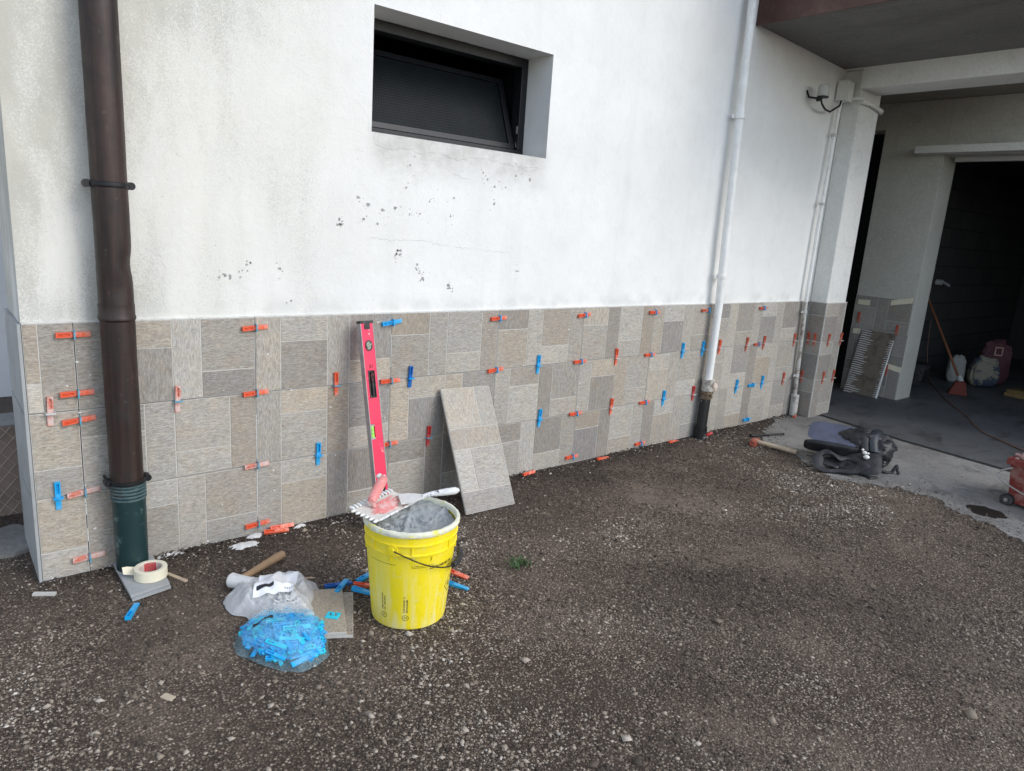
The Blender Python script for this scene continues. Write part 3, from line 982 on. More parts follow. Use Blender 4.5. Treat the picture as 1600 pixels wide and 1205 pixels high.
# garage interior
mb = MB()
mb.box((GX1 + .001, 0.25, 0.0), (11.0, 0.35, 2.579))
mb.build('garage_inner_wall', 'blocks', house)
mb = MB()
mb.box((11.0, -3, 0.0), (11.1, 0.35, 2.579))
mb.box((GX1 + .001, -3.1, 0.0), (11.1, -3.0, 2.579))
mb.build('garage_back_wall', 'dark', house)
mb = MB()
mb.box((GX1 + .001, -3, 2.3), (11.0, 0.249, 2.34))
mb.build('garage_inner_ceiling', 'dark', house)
# tiles on the garage pier
for r_ in range(3):
    z1 = 0.905 - r_ * 0.2995
    z0 = z1 - 0.2995 + G if r_ < 2 else 0.012
    wall_tile(0.004, 0.513, z0, z1, 'A' if r_ != 1 else 'B', 'DMDDMD', house, uoff=0.05 * r_, frame_=((GX0 - PT, 0.30), -math.pi / 2))
for (ya, yb, zz, ang) in ((-0.02, -0.20, 0.845, 0.04), (-0.09, -0.213, 0.28, -0.02), (0.27, 0.16, 0.82, 0.0), (0.27, 0.20, 0.55, 0.0)):
    mb = MB()
    mb.add([(6.2965, ya, zz), (6.2965, yb, zz + ang), (6.2965, yb, zz + 0.05 + ang), (6.2965, ya, zz + 0.045), (6.2975, ya, zz), (6.2975, yb, zz + ang), (6.2975, yb, zz + 0.05 + ang), (6.2975, ya, zz + 0.045)],
           [(0, 1, 2, 3), (7, 6, 5, 4), (0, 4, 5, 1), (3, 2, 6, 7)])
    mb.build('tape_strip', 'tape', house)

# ------------------------------------------------------------------ brown downpipe
dp = thing('downpipe', 'thick brown metal downpipe with dark green lower sleeve standing before the wall', 'downpipe', (0.122, -0.075, 0.02))
mb = MB()
n_, path, rad = 40, [], []
vs, fs = [], []
zz = [0.30 + 0.02 * i for i in range(0, 150)]
cxp, cyp = 0.1195, -0.072
for i, z in enumerate(zz):
    cx = 0.1205 - 0.006 * min(1, max(0, (z - 0.3) / 1.6))
    for k in range(n_):
        a = 2 * math.pi * k / n_
        r0 = 0.0525
        # a dent on the right-hand side about 1.1 m up
        d = math.exp(-((z - 1.10) / 0.035) ** 2) * max(0, math.cos(a + 0.6)) ** 3 * 0.010
        d += math.exp(-((z - 1.02) / 0.05) ** 2) * max(0, math.cos(a + 1.5)) ** 6 * 0.006
        d += 0.0008 * fbm(z * 6, a * 1.2)
        vs.append((cx + (r0 - d) * math.cos(a), cyp + (r0 - d) * math.sin(a), z))
for i in range(len(zz) - 1):
    for k in range(n_):
        k2 = (k + 1) % n_
        fs.append((i * n_ + k, i * n_ + k2, (i + 1) * n_ + k2, (i + 1) * n_ + k))
mb.add(vs, fs)
mb.build('pipe', 'brown_pipe', dp, smooth=True)
mb = MB()
mb.lathe([(0.0528, 0.965), (0.0545, 0.97), (0.0545, 0.935), (0.0568, 0.93), (0.0568, 0.922), (0.0535, 0.918), (0.0528, 0.915)], 0.1175, cyp, 40)
mb.build('collar', 'brown_pipe', dp, smooth=True)
mb = MB()
mb.lathe([(0.0, 0.021), (0.0515, 0.021), (0.0525, 0.10), (0.0535, 0.32), (0.0535, 0.345), (0.049, 0.347)], 0.1225, cyp, 40)
mb.build('lower_sleeve', 'teal_pipe', dp, smooth=True)
mb = MB()
for k in range(5):
    z = 0.285 + 0.0125 * k
    mb.lathe([(0.0537, z), (0.0565, z + 0.002), (0.0572, z + 0.0045), (0.0565, z + 0.007), (0.0537, z + 0.009)], 0.1225, cyp, 40)
mb.build('sleeve_rings', 'ring_patina', dp, smooth=True)
for (z, cx, tilt) in ((1.352, 0.1155, -0.02), (0.352, 0.1215, 0.02)):
    mb = MB()
    mb.lathe([(0.0540, z - 0.008), (0.0585, z - 0.006), (0.0590, z + 0.0), (0.0585, z + 0.006), (0.0540, z + 0.008)], cx, cyp, 40)
    for sgn in (-1, 1):
        mb.tube([(cx + sgn * 0.062, cyp - 0.014, z + 0.0), (cx + sgn * 0.062, cyp + 0.018, z + 0.0)], [0.0125, 0.0125], 14)
        mb.tube([(cx + sgn * 0.060, cyp + 0.012, z), (cx + sgn * 0.060, WY - 0.001, z)], 0.005, 8)
    mb.build('clamp', 'black_iron', dp, smooth=True)

# ------------------------------------------------------------------ white pipe with tarred foot
wp = thing('gas_pipe', 'slim white vertical pipe with a rusty joint and tarred black foot', 'pipe', (3.55, -0.05, 0))
mb = MB()
mb.tube([(3.520, -0.050, 6.0), (3.530, -0.050, 2.7), (3.575, -0.050, 1.3), (3.595, -0.050, 0.90), (3.588, -0.050, 0.40)], 0.0255, 18)
mb.build('pipe', 'white_pipe', wp, smooth=True)
mb = MB()
mb.tube([(3.588, -0.05, 0.395), (3.588, -0.05, 0.33)], 0.039, 18)
mb.tube([(3.588, -0.05, 0.41), (3.588, -0.05, 0.396)], 0.043, 18)
mb.build('coupling', 'old_white', wp, smooth=True)
mb = MB()
mb.tube([(3.586, -0.05, 0.329), (3.585, -0.05, 0.275)], 0.036, 8)
mb.tube([(3.586, -0.05, 0.318), (3.586, -0.05, 0.310)], 0.044, 12)
mb.tube([(3.585, -0.05, 0.290), (3.585, -0.05, 0.283)], 0.043, 12)
mb.tube([(3.585, -0.095, 0.303), (3.585, -0.06, 0.303)], 0.010, 8)
mb.build('valve', 'brass', wp, smooth=True)
mb = MB()
mb.tube([(3.584, -0.05, 0.274), (3.578, -0.05, 0.15), (3.572, -0.052, 0.02), (3.57, -0.052, -0.02)], [0.034, 0.035, 0.035, 0.036], 18)
mb.tube([(3.574, -0.052, 0.085), (3.573, -0.052, 0.07)], 0.041, 18)
mb.tube([(3.573, -0.052, 0.068), (3.571, -0.052, -0.02)], 0.042, 18)
mb.build('black_foot', 'tar', wp, smooth=True)
for (z, x) in ((1.085, 3.587), (2.05, 3.552)):
    mb = MB()
    mb.tube([(x, -0.05, z - 0.012), (x, -0.05, z + 0.012)], 0.0325, 16)
    mb.box((x - 0.05, -0.032, z - 0.01), (x + 0.05, -0.026, z + 0.01))
    mb.tube([(x + 0.04, -0.04, z), (x + 0.04, WY, z)], 0.005, 8)
    mb.build('clamp', 'white_pipe', wp, smooth=True)
# crumpled scrap tucked beside the valve
mb = MB()
b2 = bmesh.new()
bmesh.ops.create_icosphere(b2, subdivisions=3, radius=0.034)
vs = [v.co * (1 + 0.25 * fbm(v.co.x * 60, v.co.y * 60, v.co.z * 60)) for v in b2.verts]
mb.add([(3.66 + v.x, -0.045 + v.y * 0.8, 0.345 + v.z) for v in vs], [tuple(v.index for v in f.verts) for f in b2.faces])
b2.free()
o = mb.build('foam_blob', 'tape_core', loc=(3.66, -0.045, 0.345), smooth=True)
tag(o, 'beige crumpled foam ball stuck beside the rusty joint of the white pipe', 'foam')

# ------------------------------------------------------------------ conduit and sensor by the pillar
cd = thing('conduit', 'thin stained white conduit running down the corner beside the tiled pillar', 'conduit', (4.80, -0.03, 0))
mb = MB()
mb.tube([(4.785, -0.03, 2.33), (4.757, -0.03, 1.48), (4.753, -0.03, 0.90)], 0.0145, 14)
mb.build('pipe', 'white_pipe', cd, smooth=True)
mb = MB()
mb.tube([(4.753, -0.03, 0.899), (4.80, -0.03, 0.30), (4.812, -0.03, 0.175)], 0.0155, 14)
mb.build('stained_pipe', 'old_white', cd, smooth=True)
mb = MB()
mb.tube([(4.813, -0.034, 0.176), (4.822, -0.034, -0.01)], 0.030, 16)
mb.build('foot_sleeve', 'old_white', cd, smooth=True)
for (x, z) in ((4.778, 2.10), (4.760, 1.62), (4.755, 0.825), (4.790, 0.33)):
    mb = MB()
    mb.tube([(x, -0.03, z - 0.01), (x, -0.03, z + 0.01)], 0.0205, 14)
    mb.box((x - 0.045, -0.033, z - 0.006), (x - 0.021, -0.025, z + 0.006))
    mb.build('clip', 'lamp_grey', cd)
jb = MB()
jb.box((4.765, -0.075, 2.335), (4.868, 0.0, 2.47))
jb.box((4.775, -0.082, 2.345), (4.855, -0.0752, 2.46))
bx = thing('junction_box', 'small boxy white junction box at the top of the conduit beside the pillar', 'junction box', (4.81, -0.04, 2.335))
jb.build('box', 'paint', bx, bevel=0.006)
mb = MB()
mb.tube([(4.86, -0.045, 2.36), (4.875, -0.15, 2.36)], 0.013, 10)
mb.build('spout', 'paint', bx, smooth=True)
cf = MB()
cf.tube([(4.872, -0.14, 2.335), (5.02, -0.142, 2.340), (5.20, -0.142, 2.315), (5.222, -0.132, 2.312), (5.222, 0.0, 2.312)], 0.016, 12)
o = cf.build('horizontal_conduit', 'paint', smooth=True, loc=(5.0, -0.14, 2.33))
tag(o, 'short horizontal white conduit wrapped around the top of the pillar', 'conduit')
lm = thing('sensor_lamp', 'small white cylindrical lamp on a black bracket under the balcony', 'lamp', (4.43, -0.085, 2.30))
mb = MB()
mb.lathe([(0, 2.378), (0.030, 2.378), (0.036, 2.372), (0.040, 2.308), (0.038, 2.305), (0, 2.305)], 4.43, -0.085, 28)
mb.build('lamp_head', 'lamp_grey', lm, smooth=True)
mb = MB()
mb.tube([(4.43, -0.085, 2.304), (4.43, -0.085, 2.296)], 0.037, 24)
mb.tube([(4.405, -0.085, 2.292), (4.45, -0.075, 2.262), (4.53, -0.06, 2.240), (4.64, -0.04, 2.240), (4.765, -0.04, 2.300), (4.78, -0.04, 2.345)], 0.0065, 10)
mb.tube([(4.39, -0.08, 2.285), (4.385, -0.01, 2.30), (4.385, 0.0119, 2.345)], 0.007, 8)
mb.box((4.372, -0.10, 2.268), (4.402, -0.07, 2.293))
mb.build('bracket', 'black_iron', lm, smooth=True)

# ------------------------------------------------------------------ levelling wedges
def wedge_mesh(mat):
    """lies along +x (thin end), slot at the thick end, back on y=0, front towards -y"""
    b = MB()
    hw = 0.0085
    def yt(x):
        return -(0.0135 - (x + 0.052) / 0.100 * 0.0085)
    def seg(x0, x1, z0, z1, y0a=0.0, ya=None, yb=None):
        ya = yt(x0) if ya is None else ya
        yb = yt(x1) if yb is None else yb
        b.add([(x0, y0a, z0), (x1, y0a, z0), (x1, y0a, z1), (x0, y0a, z1), (x0, ya, z0), (x1, yb, z0), (x1, yb, z1), (x0, ya, z1)],
              [(0, 1, 2, 3), (7, 6, 5, 4), (0, 4, 5, 1), (1, 5, 6, 2), (2, 6, 7, 3), (3, 7, 4, 0)])
    seg(-0.012, 0.048, -hw, hw)
    seg(-0.052, -0.0468, -hw, hw)
    seg(-0.0467, -0.0121, -hw, -hw + 0.0045)
    seg(-0.0467, -0.0121, hw - 0.0045, hw)
    seg(-0.0467, -0.0121, -hw + 0.0046, hw - 0.0046, ya=-0.004, yb=-0.004)
    seg(-0.034, -0.026, -0.0025, 0.0025, y0a=-0.0041, ya=-0.008, yb=-0.0075)
    me = bpy.data.meshes.new('wedge')
    me.from_pydata(b.v, [], b.f)
    me.materials.append(M[mat])
    return me
def strap_mesh(mat, L=0.030):
    """thin loop of the clip crossing the wedge: runs along z, stands out towards -y"""
    b = MB()
    t = 0.0011
    b.box((-t, -0.017, -L / 2), (t, 0.004, -0.0095))
    b.box((-t, -0.017, 0.0095), (t, 0.004, L / 2))
    b.box((-t, -0.0185, -0.0094), (t, -0.0128, 0.0094))
    b.box((-t * 2.4, -0.0215, -L / 2 + 0.001), (t * 2.4, -0.0186, L / 2 - 0.001))
    me = bpy.data.meshes.new('clip_strap')
    me.from_pydata(b.v, [], b.f)
    me.materials.append(M[mat])
    return me
wm = {k: wedge_mesh(k) for k in ('orange', 'faded', 'red', 'shade_red', 'blue', 'deepblue')}
sm_ = {k: strap_mesh(k) for k in ('strap', 'palestrap', 'blue', 'shade_red')}
ORD = ['first', 'second', 'third', 'fourth', 'fifth', 'sixth', 'seventh', 'eighth', 'ninth', 'tenth', 'eleventh', 'twelfth', 'thirteenth']
def clip(x, z, kind, wmat, smat, label, y=-0.0005, rz=0.0, slide=0.0, tilt=0.0, gx=None, nostrap=False):
    t = thing('levelling_clip', label, 'tile clip', (x, y, z), (0, 0, rz), 'tile levelling clips with wedges')
    w = bpy.data.objects.new('wedge', wm[wmat])
    s = bpy.data.objects.new('clip_strap', sm_[smat])
    for o_ in (w, s):
        C.objects.link(o_)
        o_.parent = t
    if kind == 'H':
        w.location = (slide, 0, 0)
        w.rotation_euler = (0, tilt, 0)
    else:
        w.location = (0, 0, slide)
        w.rotation_euler = (0, R(90) + tilt, 0)     # thin end down
        s.rotation_euler = (0, R(90), 0)
    return t
J = 0.602
ZU, ZL = 0.6022, 0.3027
# wedges lying across the vertical joints
H = [(0, .862, 'orange', 'first vertical joint from the left corner, top row', 0, 0),
     (0, .662, 'orange', 'first vertical joint from the left corner, just above upper joint', 0, -.02),
     (0, .568, 'orange', 'first vertical joint from the left corner, just below upper joint', 0, -.10),
     (0, .308, 'faded', 'first vertical joint from left, touching the blue wedge', -.002, -.10),
     (0, .062, 'faded', 'first vertical joint from the left corner, just above the ground', 0, -.03),
     (1, .862, 'orange', 'second vertical joint, right of the downpipe, in the top row', 0, -.06),
     (1, .603, 'orange', 'second vertical joint, right of the downpipe, at the upper joint', 0, -.04),
     (1, .303, 'faded', 'second vertical joint, right of the downpipe, at the lower joint', 0, -.02),
     (1, .048, 'orange', 'second vertical joint, right of the downpipe, near the ground', 0, -.04),
     (2, .862, 'blue', 'third vertical joint, right of the red level, in the top row', 0, -.12),
     (2, .598, 'orange', 'third vertical joint, right of the red level, at upper joint', 0, 0),
     (2, .302, 'orange', 'third vertical joint, right of the red level, at lower joint', 0, -.03),
     (3, .862, 'orange', 'fourth vertical joint above the leaning tile, in the top row', 0, -.04),
     (3, .602, 'orange', 'fourth vertical joint above the leaning tile, at the upper joint', 0, -.08),
     (4, .862, 'orange', 'fifth vertical joint from the left, in the top row', 0, -.08),
     (4, .602, 'orange', 'fifth vertical joint from the left, at the upper joint', 0, 0),
     (4, .302, 'orange', 'fifth vertical joint from the left, at the lower joint', 0, 0),
     (4, .045, 'orange', 'fifth vertical joint from the left, just above the ground', 0, 0),
     (5, .862, 'orange', 'sixth vertical joint from the left, in the top row', 0, 0),
     (5, .602, 'orange', 'sixth vertical joint from the left, at the upper joint', 0, 0),
     (5, .302, 'orange', 'sixth vertical joint from the left, at the lower joint', 0, 0),
     (5, .035, 'orange', 'sixth vertical joint from the left, just above the ground', 0, 0),
     (6, .862, 'shade_red', 'top tile row, half hidden behind the white pipe', -.02, 0),
     (7, .862, 'shade_red', 'eighth vertical joint, right of the white pipe, in top row', 0, 0),
     (7, .602, 'shade_red', 'eighth vertical joint, right of the white pipe, at upper joint', 0, 0),
     (7, .300, 'blue', 'eighth vertical joint, right of the white pipe, at lower joint', 0, 0),
     (7, .040, 'blue', 'eighth vertical joint, right of the white pipe, near the ground', 0, 0)]
for j, z, wmt, txt, sl, tl in H:
    cname = {'orange': 'flat orange wedge', 'faded': 'flat dusty pale orange wedge', 'blue': 'flat blue wedge', 'shade_red': 'flat dull red wedge'}[wmt]
    lab = (cname + ' across the ' + txt) if not txt.startswith('top') else cname + ' in ' + txt
    lab = ' '.join(lab.split()[:16])
    x = j * J + (0.045 if j == 6 else 0)
    if j == 6:
        x = 3.605
    clip(x - (0.055 if j == 6 else 0), z, 'H', wmt, 'blue' if (j >= 3 or wmt == 'blue') else 'strap', lab, slide=sl, tilt=tl)
# wedges standing in the horizontal joints: (x, row z, wedge, where)
V = [(-0.083, ZU, 'faded', 'palestrap', 'upright dusty pink wedge in the upper joint between corner and downpipe'),
     (0.312, ZU, 'faded', 'strap', 'upright orange wedge in the upper joint just right of the downpipe'),
     (0.940, ZU, 'orange', 'strap', 'upright orange wedge in the upper joint just left of the red level'),
     (1.305, ZU, 'deepblue', 'blue', 'upright dark blue wedge in upper joint above the leaning tile'),
     (2.090, ZU, 'blue', 'blue', 'upright blue wedge in the upper joint between fourth and fifth vertical joints'),
     (2.700, ZU, 'orange', 'palestrap', 'upright orange wedge in the upper joint between fifth and sixth vertical joints'),
     (3.330, ZU, 'blue', 'blue', 'upright blue wedge in the upper joint left of the white pipe'),
     (3.545, ZU, 'blue', 'blue', 'blue wedge in the upper joint mostly hidden behind the white pipe'),
     (3.735, ZU, 'orange', 'palestrap', 'upright orange wedge in upper joint touching right side of white pipe'),
     (4.065, ZU, 'shade_red', 'palestrap', 'dull red upright wedge in upper joint, second right of the white pipe'),
     (4.290, ZU, 'shade_red', 'palestrap', 'dull red upright wedge in upper joint, halfway from white pipe to pillar'),
     (4.720, ZU, 'shade_red', 'palestrap', 'dull red wedge in upper joint touching left side of thin conduit'),
     (-0.080, ZL, 'blue', 'blue', 'upright bright blue wedge in the lower joint at the left corner'),
     (0.862, ZL, 'blue', 'blue', 'upright bright blue wedge in the lower joint left of the red level'),
     (1.418, ZL, 'red', 'strap', 'upright dark red wedge in the lower joint beside the leaning tile'),
     (2.130, ZL, 'blue', 'blue', 'upright blue wedge in lower joint, right of the leaning tile'),
     (2.700, ZL, 'orange', 'palestrap', 'upright orange wedge in lower joint between fifth and sixth vertical joints'),
     (3.190, ZL, 'blue', 'blue', 'upright blue wedge in lower joint, left of the white pipe'),
     (3.500, ZL, 'red', 'palestrap', 'upright red wedge in lower joint, left of the tarred pipe foot'),
     (3.700, ZL, 'shade_red', 'palestrap', 'dull red wedge below the beige ball beside the white pipe'),
     (4.010, ZL, 'blue', 'blue', 'leftmost of the three close blue wedges right of the white pipe'),
     (4.345, ZL, 'blue', 'blue', 'rightmost of the three close blue wedges right of the white pipe'),
     (4.645, ZL, 'shade_red', 'palestrap', 'dull red wedge in lower joint, left of the thin conduit')]
for x, z, wmt, st_, lab in V:
    clip(x, z, 'V', wmt, st_, lab, slide=0.004, tilt=random.uniform(-0.05, 0.05))
# on the pillar
fx = PX0 - PT
for (yy, z, lab) in ((-0.035, ZU, 'dull red wedge on the pillar side, upper joint, next to the conduit'),
                     (-0.085, ZU, 'dull red wedge on the pillar side, upper joint, nearest its white edge strip'),
                     (-0.030, ZL, 'dull red wedge on the pillar side, lower joint, behind the conduit')):
    clip(fx - 0.002, z, 'V', 'shade_red', 'palestrap', lab, y=yy, rz=-math.pi / 2, slide=0.01)
for (x, z, lab) in ((4.985, ZU, 'dull red wedge on the pillar front, upper joint, left one'), (5.185, ZU, 'dull red wedge on the pillar front, upper joint, right edge'),
                    (5.00, ZL, 'dull red wedge on the pillar front, lower joint, left one'), (5.165, ZL, 'dull red wedge on the pillar front, lower joint, right edge')):
    clip(x, z, 'V', 'shade_red', 'palestrap', lab, y=PY - PT - 0.002, slide=0.01)
for (yy, z, lab) in ((0.235, 0.70, 'dark red wedge on the garage pier, left edge above leaning panel'),
                     (-0.115, 0.63, 'dark red wedge on the garage pier, right of the leaning panel top'),
                     (-0.09, 0.26, 'dark red wedge on the garage pier, right of the leaning panel, lower')):
    clip(GX0 - PT - 0.002, z, 'V', 'shade_red', 'shade_red', lab, y=yy, rz=-math.pi / 2, slide=0.0)

mb = MB()
rs = random.Random(77)
for i in range(230):
    if rs.random() < 0.45:
        x = rs.choice(range(0, 8)) * J + rs.gauss(0, 0.02)
        z = rs.uniform(0.01, 0.89)
    elif rs.random() < 0.6:
        x = rs.uniform(-0.12, 4.8)
        z = rs.choice((ZU, ZL, 0.01)) + abs(rs.gauss(0, 0.02)) * rs.choice((-1, 1))
    else:
        x, z = rs.uniform(-0.12, 4.8), rs.uniform(0.01, 0.89)
    z = min(max(z, 0.008), 0.89)
    r_ = rs.uniform(0.0008, 0.0034)
    ax_ = rs.uniform(0.5, 2.2)
    pts = []
    for q in range(7):
        a = 2 * math.pi * q / 7
        pts.append((x + r_ * ax_ * math.cos(a) * rs.uniform(.6, 1.2), z + r_ * math.sin(a) * rs.uniform(.6, 1.3)))
    mb.prism(pts, -0.0024, 0.0005, axis=1)
for (j, z0, z1) in ((0, 0.12, 0.17), (0, 0.22, 0.28), (1, 0.08, 0.28), (1, 0.33, 0.50), (4, 0.10, 0.15), (7, 0.08, 0.16), (2, 0.66, 0.80)):
    x = j * J
    z = z0
    while z < z1:
        h = rs.uniform(0.006, 0.02)
        mb.box((x - 0.0012, -0.0012, z), (x + 0.0013, 0.003, z + h))
        z += h + rs.uniform(0.001, 0.004)
o = mb.build('adhesive_flecks', 'adhesive', house)
o['kind'] = 'stuff'

# ------------------------------------------------------------------ spirit level
lv = thing('spirit_level', 'magenta red spirit level leaning upright against the tiled wall behind the bucket', 'spirit level', (1.010, -0.255, 0.0), (0, 0, 0))
# local frame: u along width, v along length, w out of the face
p0 = Vector((1.022, -0.235, 0.0))
p1 = Vector((1.004, -0.052, 0.880))
vv = (p1 - p0).normalized()
uu = Vector((1, 0, 0)) - vv * vv.x
uu.normalize()
uu = (Matrix.Rotation(R(7), 3, vv) @ uu).normalized()
ww = uu.cross(vv).normalized()       # pointing towards the viewer (-y)
if ww.y > 0:
    ww = -ww
LL = (p1 - p0).length
def lp(u, v, w):
    return p0 + uu * u + vv * v + ww * w
def lbox(mb, u0, u1, v0, v1, w0, w1, mi=0):
    mb.add([lp(u0, v0, w0), lp(u1, v0, w0), lp(u1, v1, w0), lp(u0, v1, w0), lp(u0, v0, w1), lp(u1, v0, w1), lp(u1, v1, w1), lp(u0, v1, w1)],
           [(0, 3, 2, 1), (4, 5, 6, 7), (0, 1, 5, 4), (1, 2, 6, 5), (2, 3, 7, 6), (3, 0, 4, 7)], mi)
wd, th = 0.064, 0.026
slots = [(0.13, 0.235), (0.575, 0.690)]
vials = [(0.400, 0.465)]
mb = MB()
cuts = [(0.012, slots[0][0]), (slots[0][1], vials[0][0]), (vials[0][1], slots[1][0]), (slots[1][1], LL - 0.012)]
for a, b in cuts:
    lbox(mb, 0.0031, wd - 0.0031, a, b, 0.0031, th)
for a, b in slots:
    lbox(mb, 0.0031, 0.016, a + .0001, b - .0001, 0.0031, th)
    lbox(mb, wd - 0.015, wd - 0.0031, a + .0001, b - .0001, 0.0031, th)
lbox(mb, 0.024, wd - 0.0031, vials[0][0] + .0001, vials[0][1] - .0001, 0.0031, th)
mb.build('body', 'pink', lv, bevel=0.0012)
mb = MB()
lbox(mb, 0.0, 0.003, 0.01, LL - 0.01, 0.001, th + 0.001)
lbox(mb, wd - 0.003, wd, 0.01, LL - 0.01, 0.001, th + 0.001)
mb.build('edge_rail', 'level_side', lv)
for a, b in slots:
    mb = MB()
    for (u0, u1, v0, v1) in ((0.0162, 0.019, a, b), (wd - 0.0182, wd - 0.0152, a, b), (0.0192, wd - 0.0184, a, a + 0.004), (0.0192, wd - 0.0184, b - 0.004, b)):
        lbox(mb, u0, u1, v0, v1, 0.002, th + 0.0015)
    lbox(mb, wd - 0.028, wd - 0.0185, a + 0.006, b - 0.006, 0.004, th - 0.004)
    mb.build('grip', 'rubber', lv)
for v0, v1 in ((0.0, 0.0118), (LL - 0.0118, LL)):
    mb = MB()
    lbox(mb, -0.001, wd + 0.001, v0, v1, -0.0005, th + 0.0015)
    if v0 > 0.5:
        lbox(mb, 0.018, 0.046, LL - 0.036, LL - 0.0122, th + 0.0002, th + 0.0024)
    mb.build('end_cap', 'rubber', lv, bevel=0.003)
# round vial near the top
mb = MB()
cpos = 0.795
ring = []
for rr, dd in ((0.0205, 0.0), (0.0205, 0.0032), (0.0155, 0.0032), (0.0155, 0.0)):
    ring.append([lp(wd / 2 + rr * math.cos(2 * math.pi * k / 24) * 0.86, cpos + rr * 1.12 * math.sin(2 * math.pi * k / 24), th + 0.0003 + dd) for k in range(24)])
vs = [p for r_ in ring for p in r_]
fs = [(i * 24 + k, i * 24 + (k + 1) % 24, ((i + 1) % 4) * 24 + (k + 1) % 24, ((i + 1) % 4) * 24 + k) for i in range(4) for k in range(24)]
mb.add(vs, fs)
mb.build('vial_bezel', 'rubber', lv, smooth=True)
mb = MB()
mb.add([lp(wd / 2 + 0.0150 * math.cos(2 * math.pi * k / 24) * 0.86, cpos + 0.0165 * math.sin(2 * math.pi * k / 24), th + 0.0012) for k in range(24)], [tuple(range(24))])
mb.tube([lp(wd / 2 - 0.011, cpos - 0.006, th + 0.003), lp(wd / 2 + 0.011, cpos + 0.006, th + 0.003)], 0.0045, 10)
mb.build('round_vial', 'lens', lv, smooth=True)
mb = MB()
lbox(mb, 0.0035, 0.0235, vials[0][0] + 0.001, vials[0][0] + 0.008, 0.006, th + 0.001)
lbox(mb, 0.0035, 0.0235, vials[0][1] - 0.008, vials[0][1] - 0.001, 0.006, th + 0.001)
mb.build('vial_holder', 'level_side', lv)
mb = MB()
mb.tube([lp(0.013, vials[0][0] + 0.0082, th - 0.006), lp(0.013, vials[0][1] - 0.0082, th - 0.006)], 0.0085, 14)
mb.build('tube_vial', 'vial', lv, smooth=True)
mb = MB()
for k in (-1, 1):
    c0 = (vials[0][0] + vials[0][1]) / 2 + k * 0.006
    mb.tube([lp(0.013, c0 - 0.0006, th - 0.006), lp(0.013, c0 + 0.0006, th - 0.006)], 0.0089, 14)
mb.build('vial_lines', 'print', lv)
# worn emblem below the round vial
mb = MB()
for (u, v, a, b) in ((0.026, 0.70, .004, .014), (0.032, 0.70, .003, .016), (0.040, 0.702, .003, .012), (0.029, 0.672, .012, .003), (0.030, 0.662, .003, .010), (0.040, 0.664, .003, .014), (0.028, 0.650, .014, .003), (0.040, 0.30, .003, .004)):
    lbox(mb, u, u + a, v, v + b, th + 0.0001, th + 0.0008)
mb.build('emblem', 'tub', lv)

# ------------------------------------------------------------------ leaning tile
lt = thing('leaning_tile', 'spare stone-look wall tile standing on end, leaning against the plinth', 'tile', (1.60, -0.29, 0))
a0 = Vector((1.600, -0.292, 0.002))
a1 = Vector((1.613, -0.022, 0.520))
vv2 = (a1 - a0).normalized()
uu2 = Vector((0.998, 0.055, 0))
uu2 = (uu2 - vv2 * uu2.dot(vv2)).normalized()
ww2 = uu2.cross(vv2).normalized()
rot = Matrix((uu2, -ww2, vv2)).transposed()     # local x, y (back), z
if (-ww2).y < 0:
    print('tile frame flipped')
ltq = rot.to_euler()
lt.rotation_euler = ltq
lt.location = a0
mb = MB()
mb.box((-0.149, 0, 0), (0.149, 0.0095, 0.598))
bd = mb.build('tile_body', 'tile_body', lt, local=True)
for (u0, u1, z0, z1, code) in ((-.149, .050, .40, .598, 't'), (.050, .149, .40, .598, 'm'), (-.149, .149, .30, .40, 'b'), (-.149, -.05, .10, .30, 'L'), (-.05, .149, .10, .30, 'M'), (-.149, .149, 0, .10, 'D')):
    w, h = u1 - u0 - 0.003, z1 - z0 - 0.003
    o = bpy.data.objects.new('stone_panel', panel_mesh(w, h))
    C.objects.link(o)
    o.parent = bd
    o.location = ((u0 + u1) / 2, 0.0, (z0 + z1) / 2)
    c = PAL[code.upper()]
    o.color = (c[0] * 1.06, c[1] * 1.07, c[2] * 1.08, 0.0 if code.islower() else 1.0)

# ------------------------------------------------------------------ yellow bucket
BX, BY = 0.81, -0.84
bk = thing('bucket', 'yellow plastic pail full of grey mortar, handle hanging on its right', 'bucket', (BX, BY, 0))
mb = MB()
prof = [(0, 0.004), (0.118, 0.003), (0.1235, 0.008), (0.1255, 0.02), (0.1475, 0.272), (0.1475, 0.275), (0.1525, 0.276), (0.1530, 0.279), (0.1530, 0.2815), (0.1495, 0.283),
        (0.1500, 0.309), (0.1545, 0.310), (0.1548, 0.3145), (0.1510, 0.316), (0.1515, 0.340), (0.1560, 0.3415)]
mb.lathe(prof, BX, BY, 72)
# small bridging ribs between the two flange rings
for k in range(14):
    a = 2 * math.pi * (k + 0.3) / 14
    c_, s_ = math.cos(a), math.sin(a)
    z0, z1 = (0.2835, 0.3095) if k % 2 else (0.258, 0.2745)
    r0, r1 = (0.1490, 0.1538) if k % 2 else (0.1460, 0.1518)
    t = 0.0016
    mb.add([(BX + r * c_ - s_ * t * e, BY + r * s_ + c_ * t * e, z) for z in (z0, z1) for r in (r0, r1) for e in (-1, 1)],
           [(0, 1, 3, 2), (4, 6, 7, 5), (0, 2, 6, 4), (1, 5, 7, 3), (2, 3, 7, 6), (0, 4, 5, 1)])
mb.build('pail', 'yellow', bk, smooth=True)
mb = MB()
vs, fs = [], []
prof = [(0.1462, 0.3415), (0.1562, 0.3417), (0.1590, 0.346), (0.1592, 0.355), (0.1565, 0.3602), (0.1500, 0.3605), (0.1462, 0.356)]
nn = 120
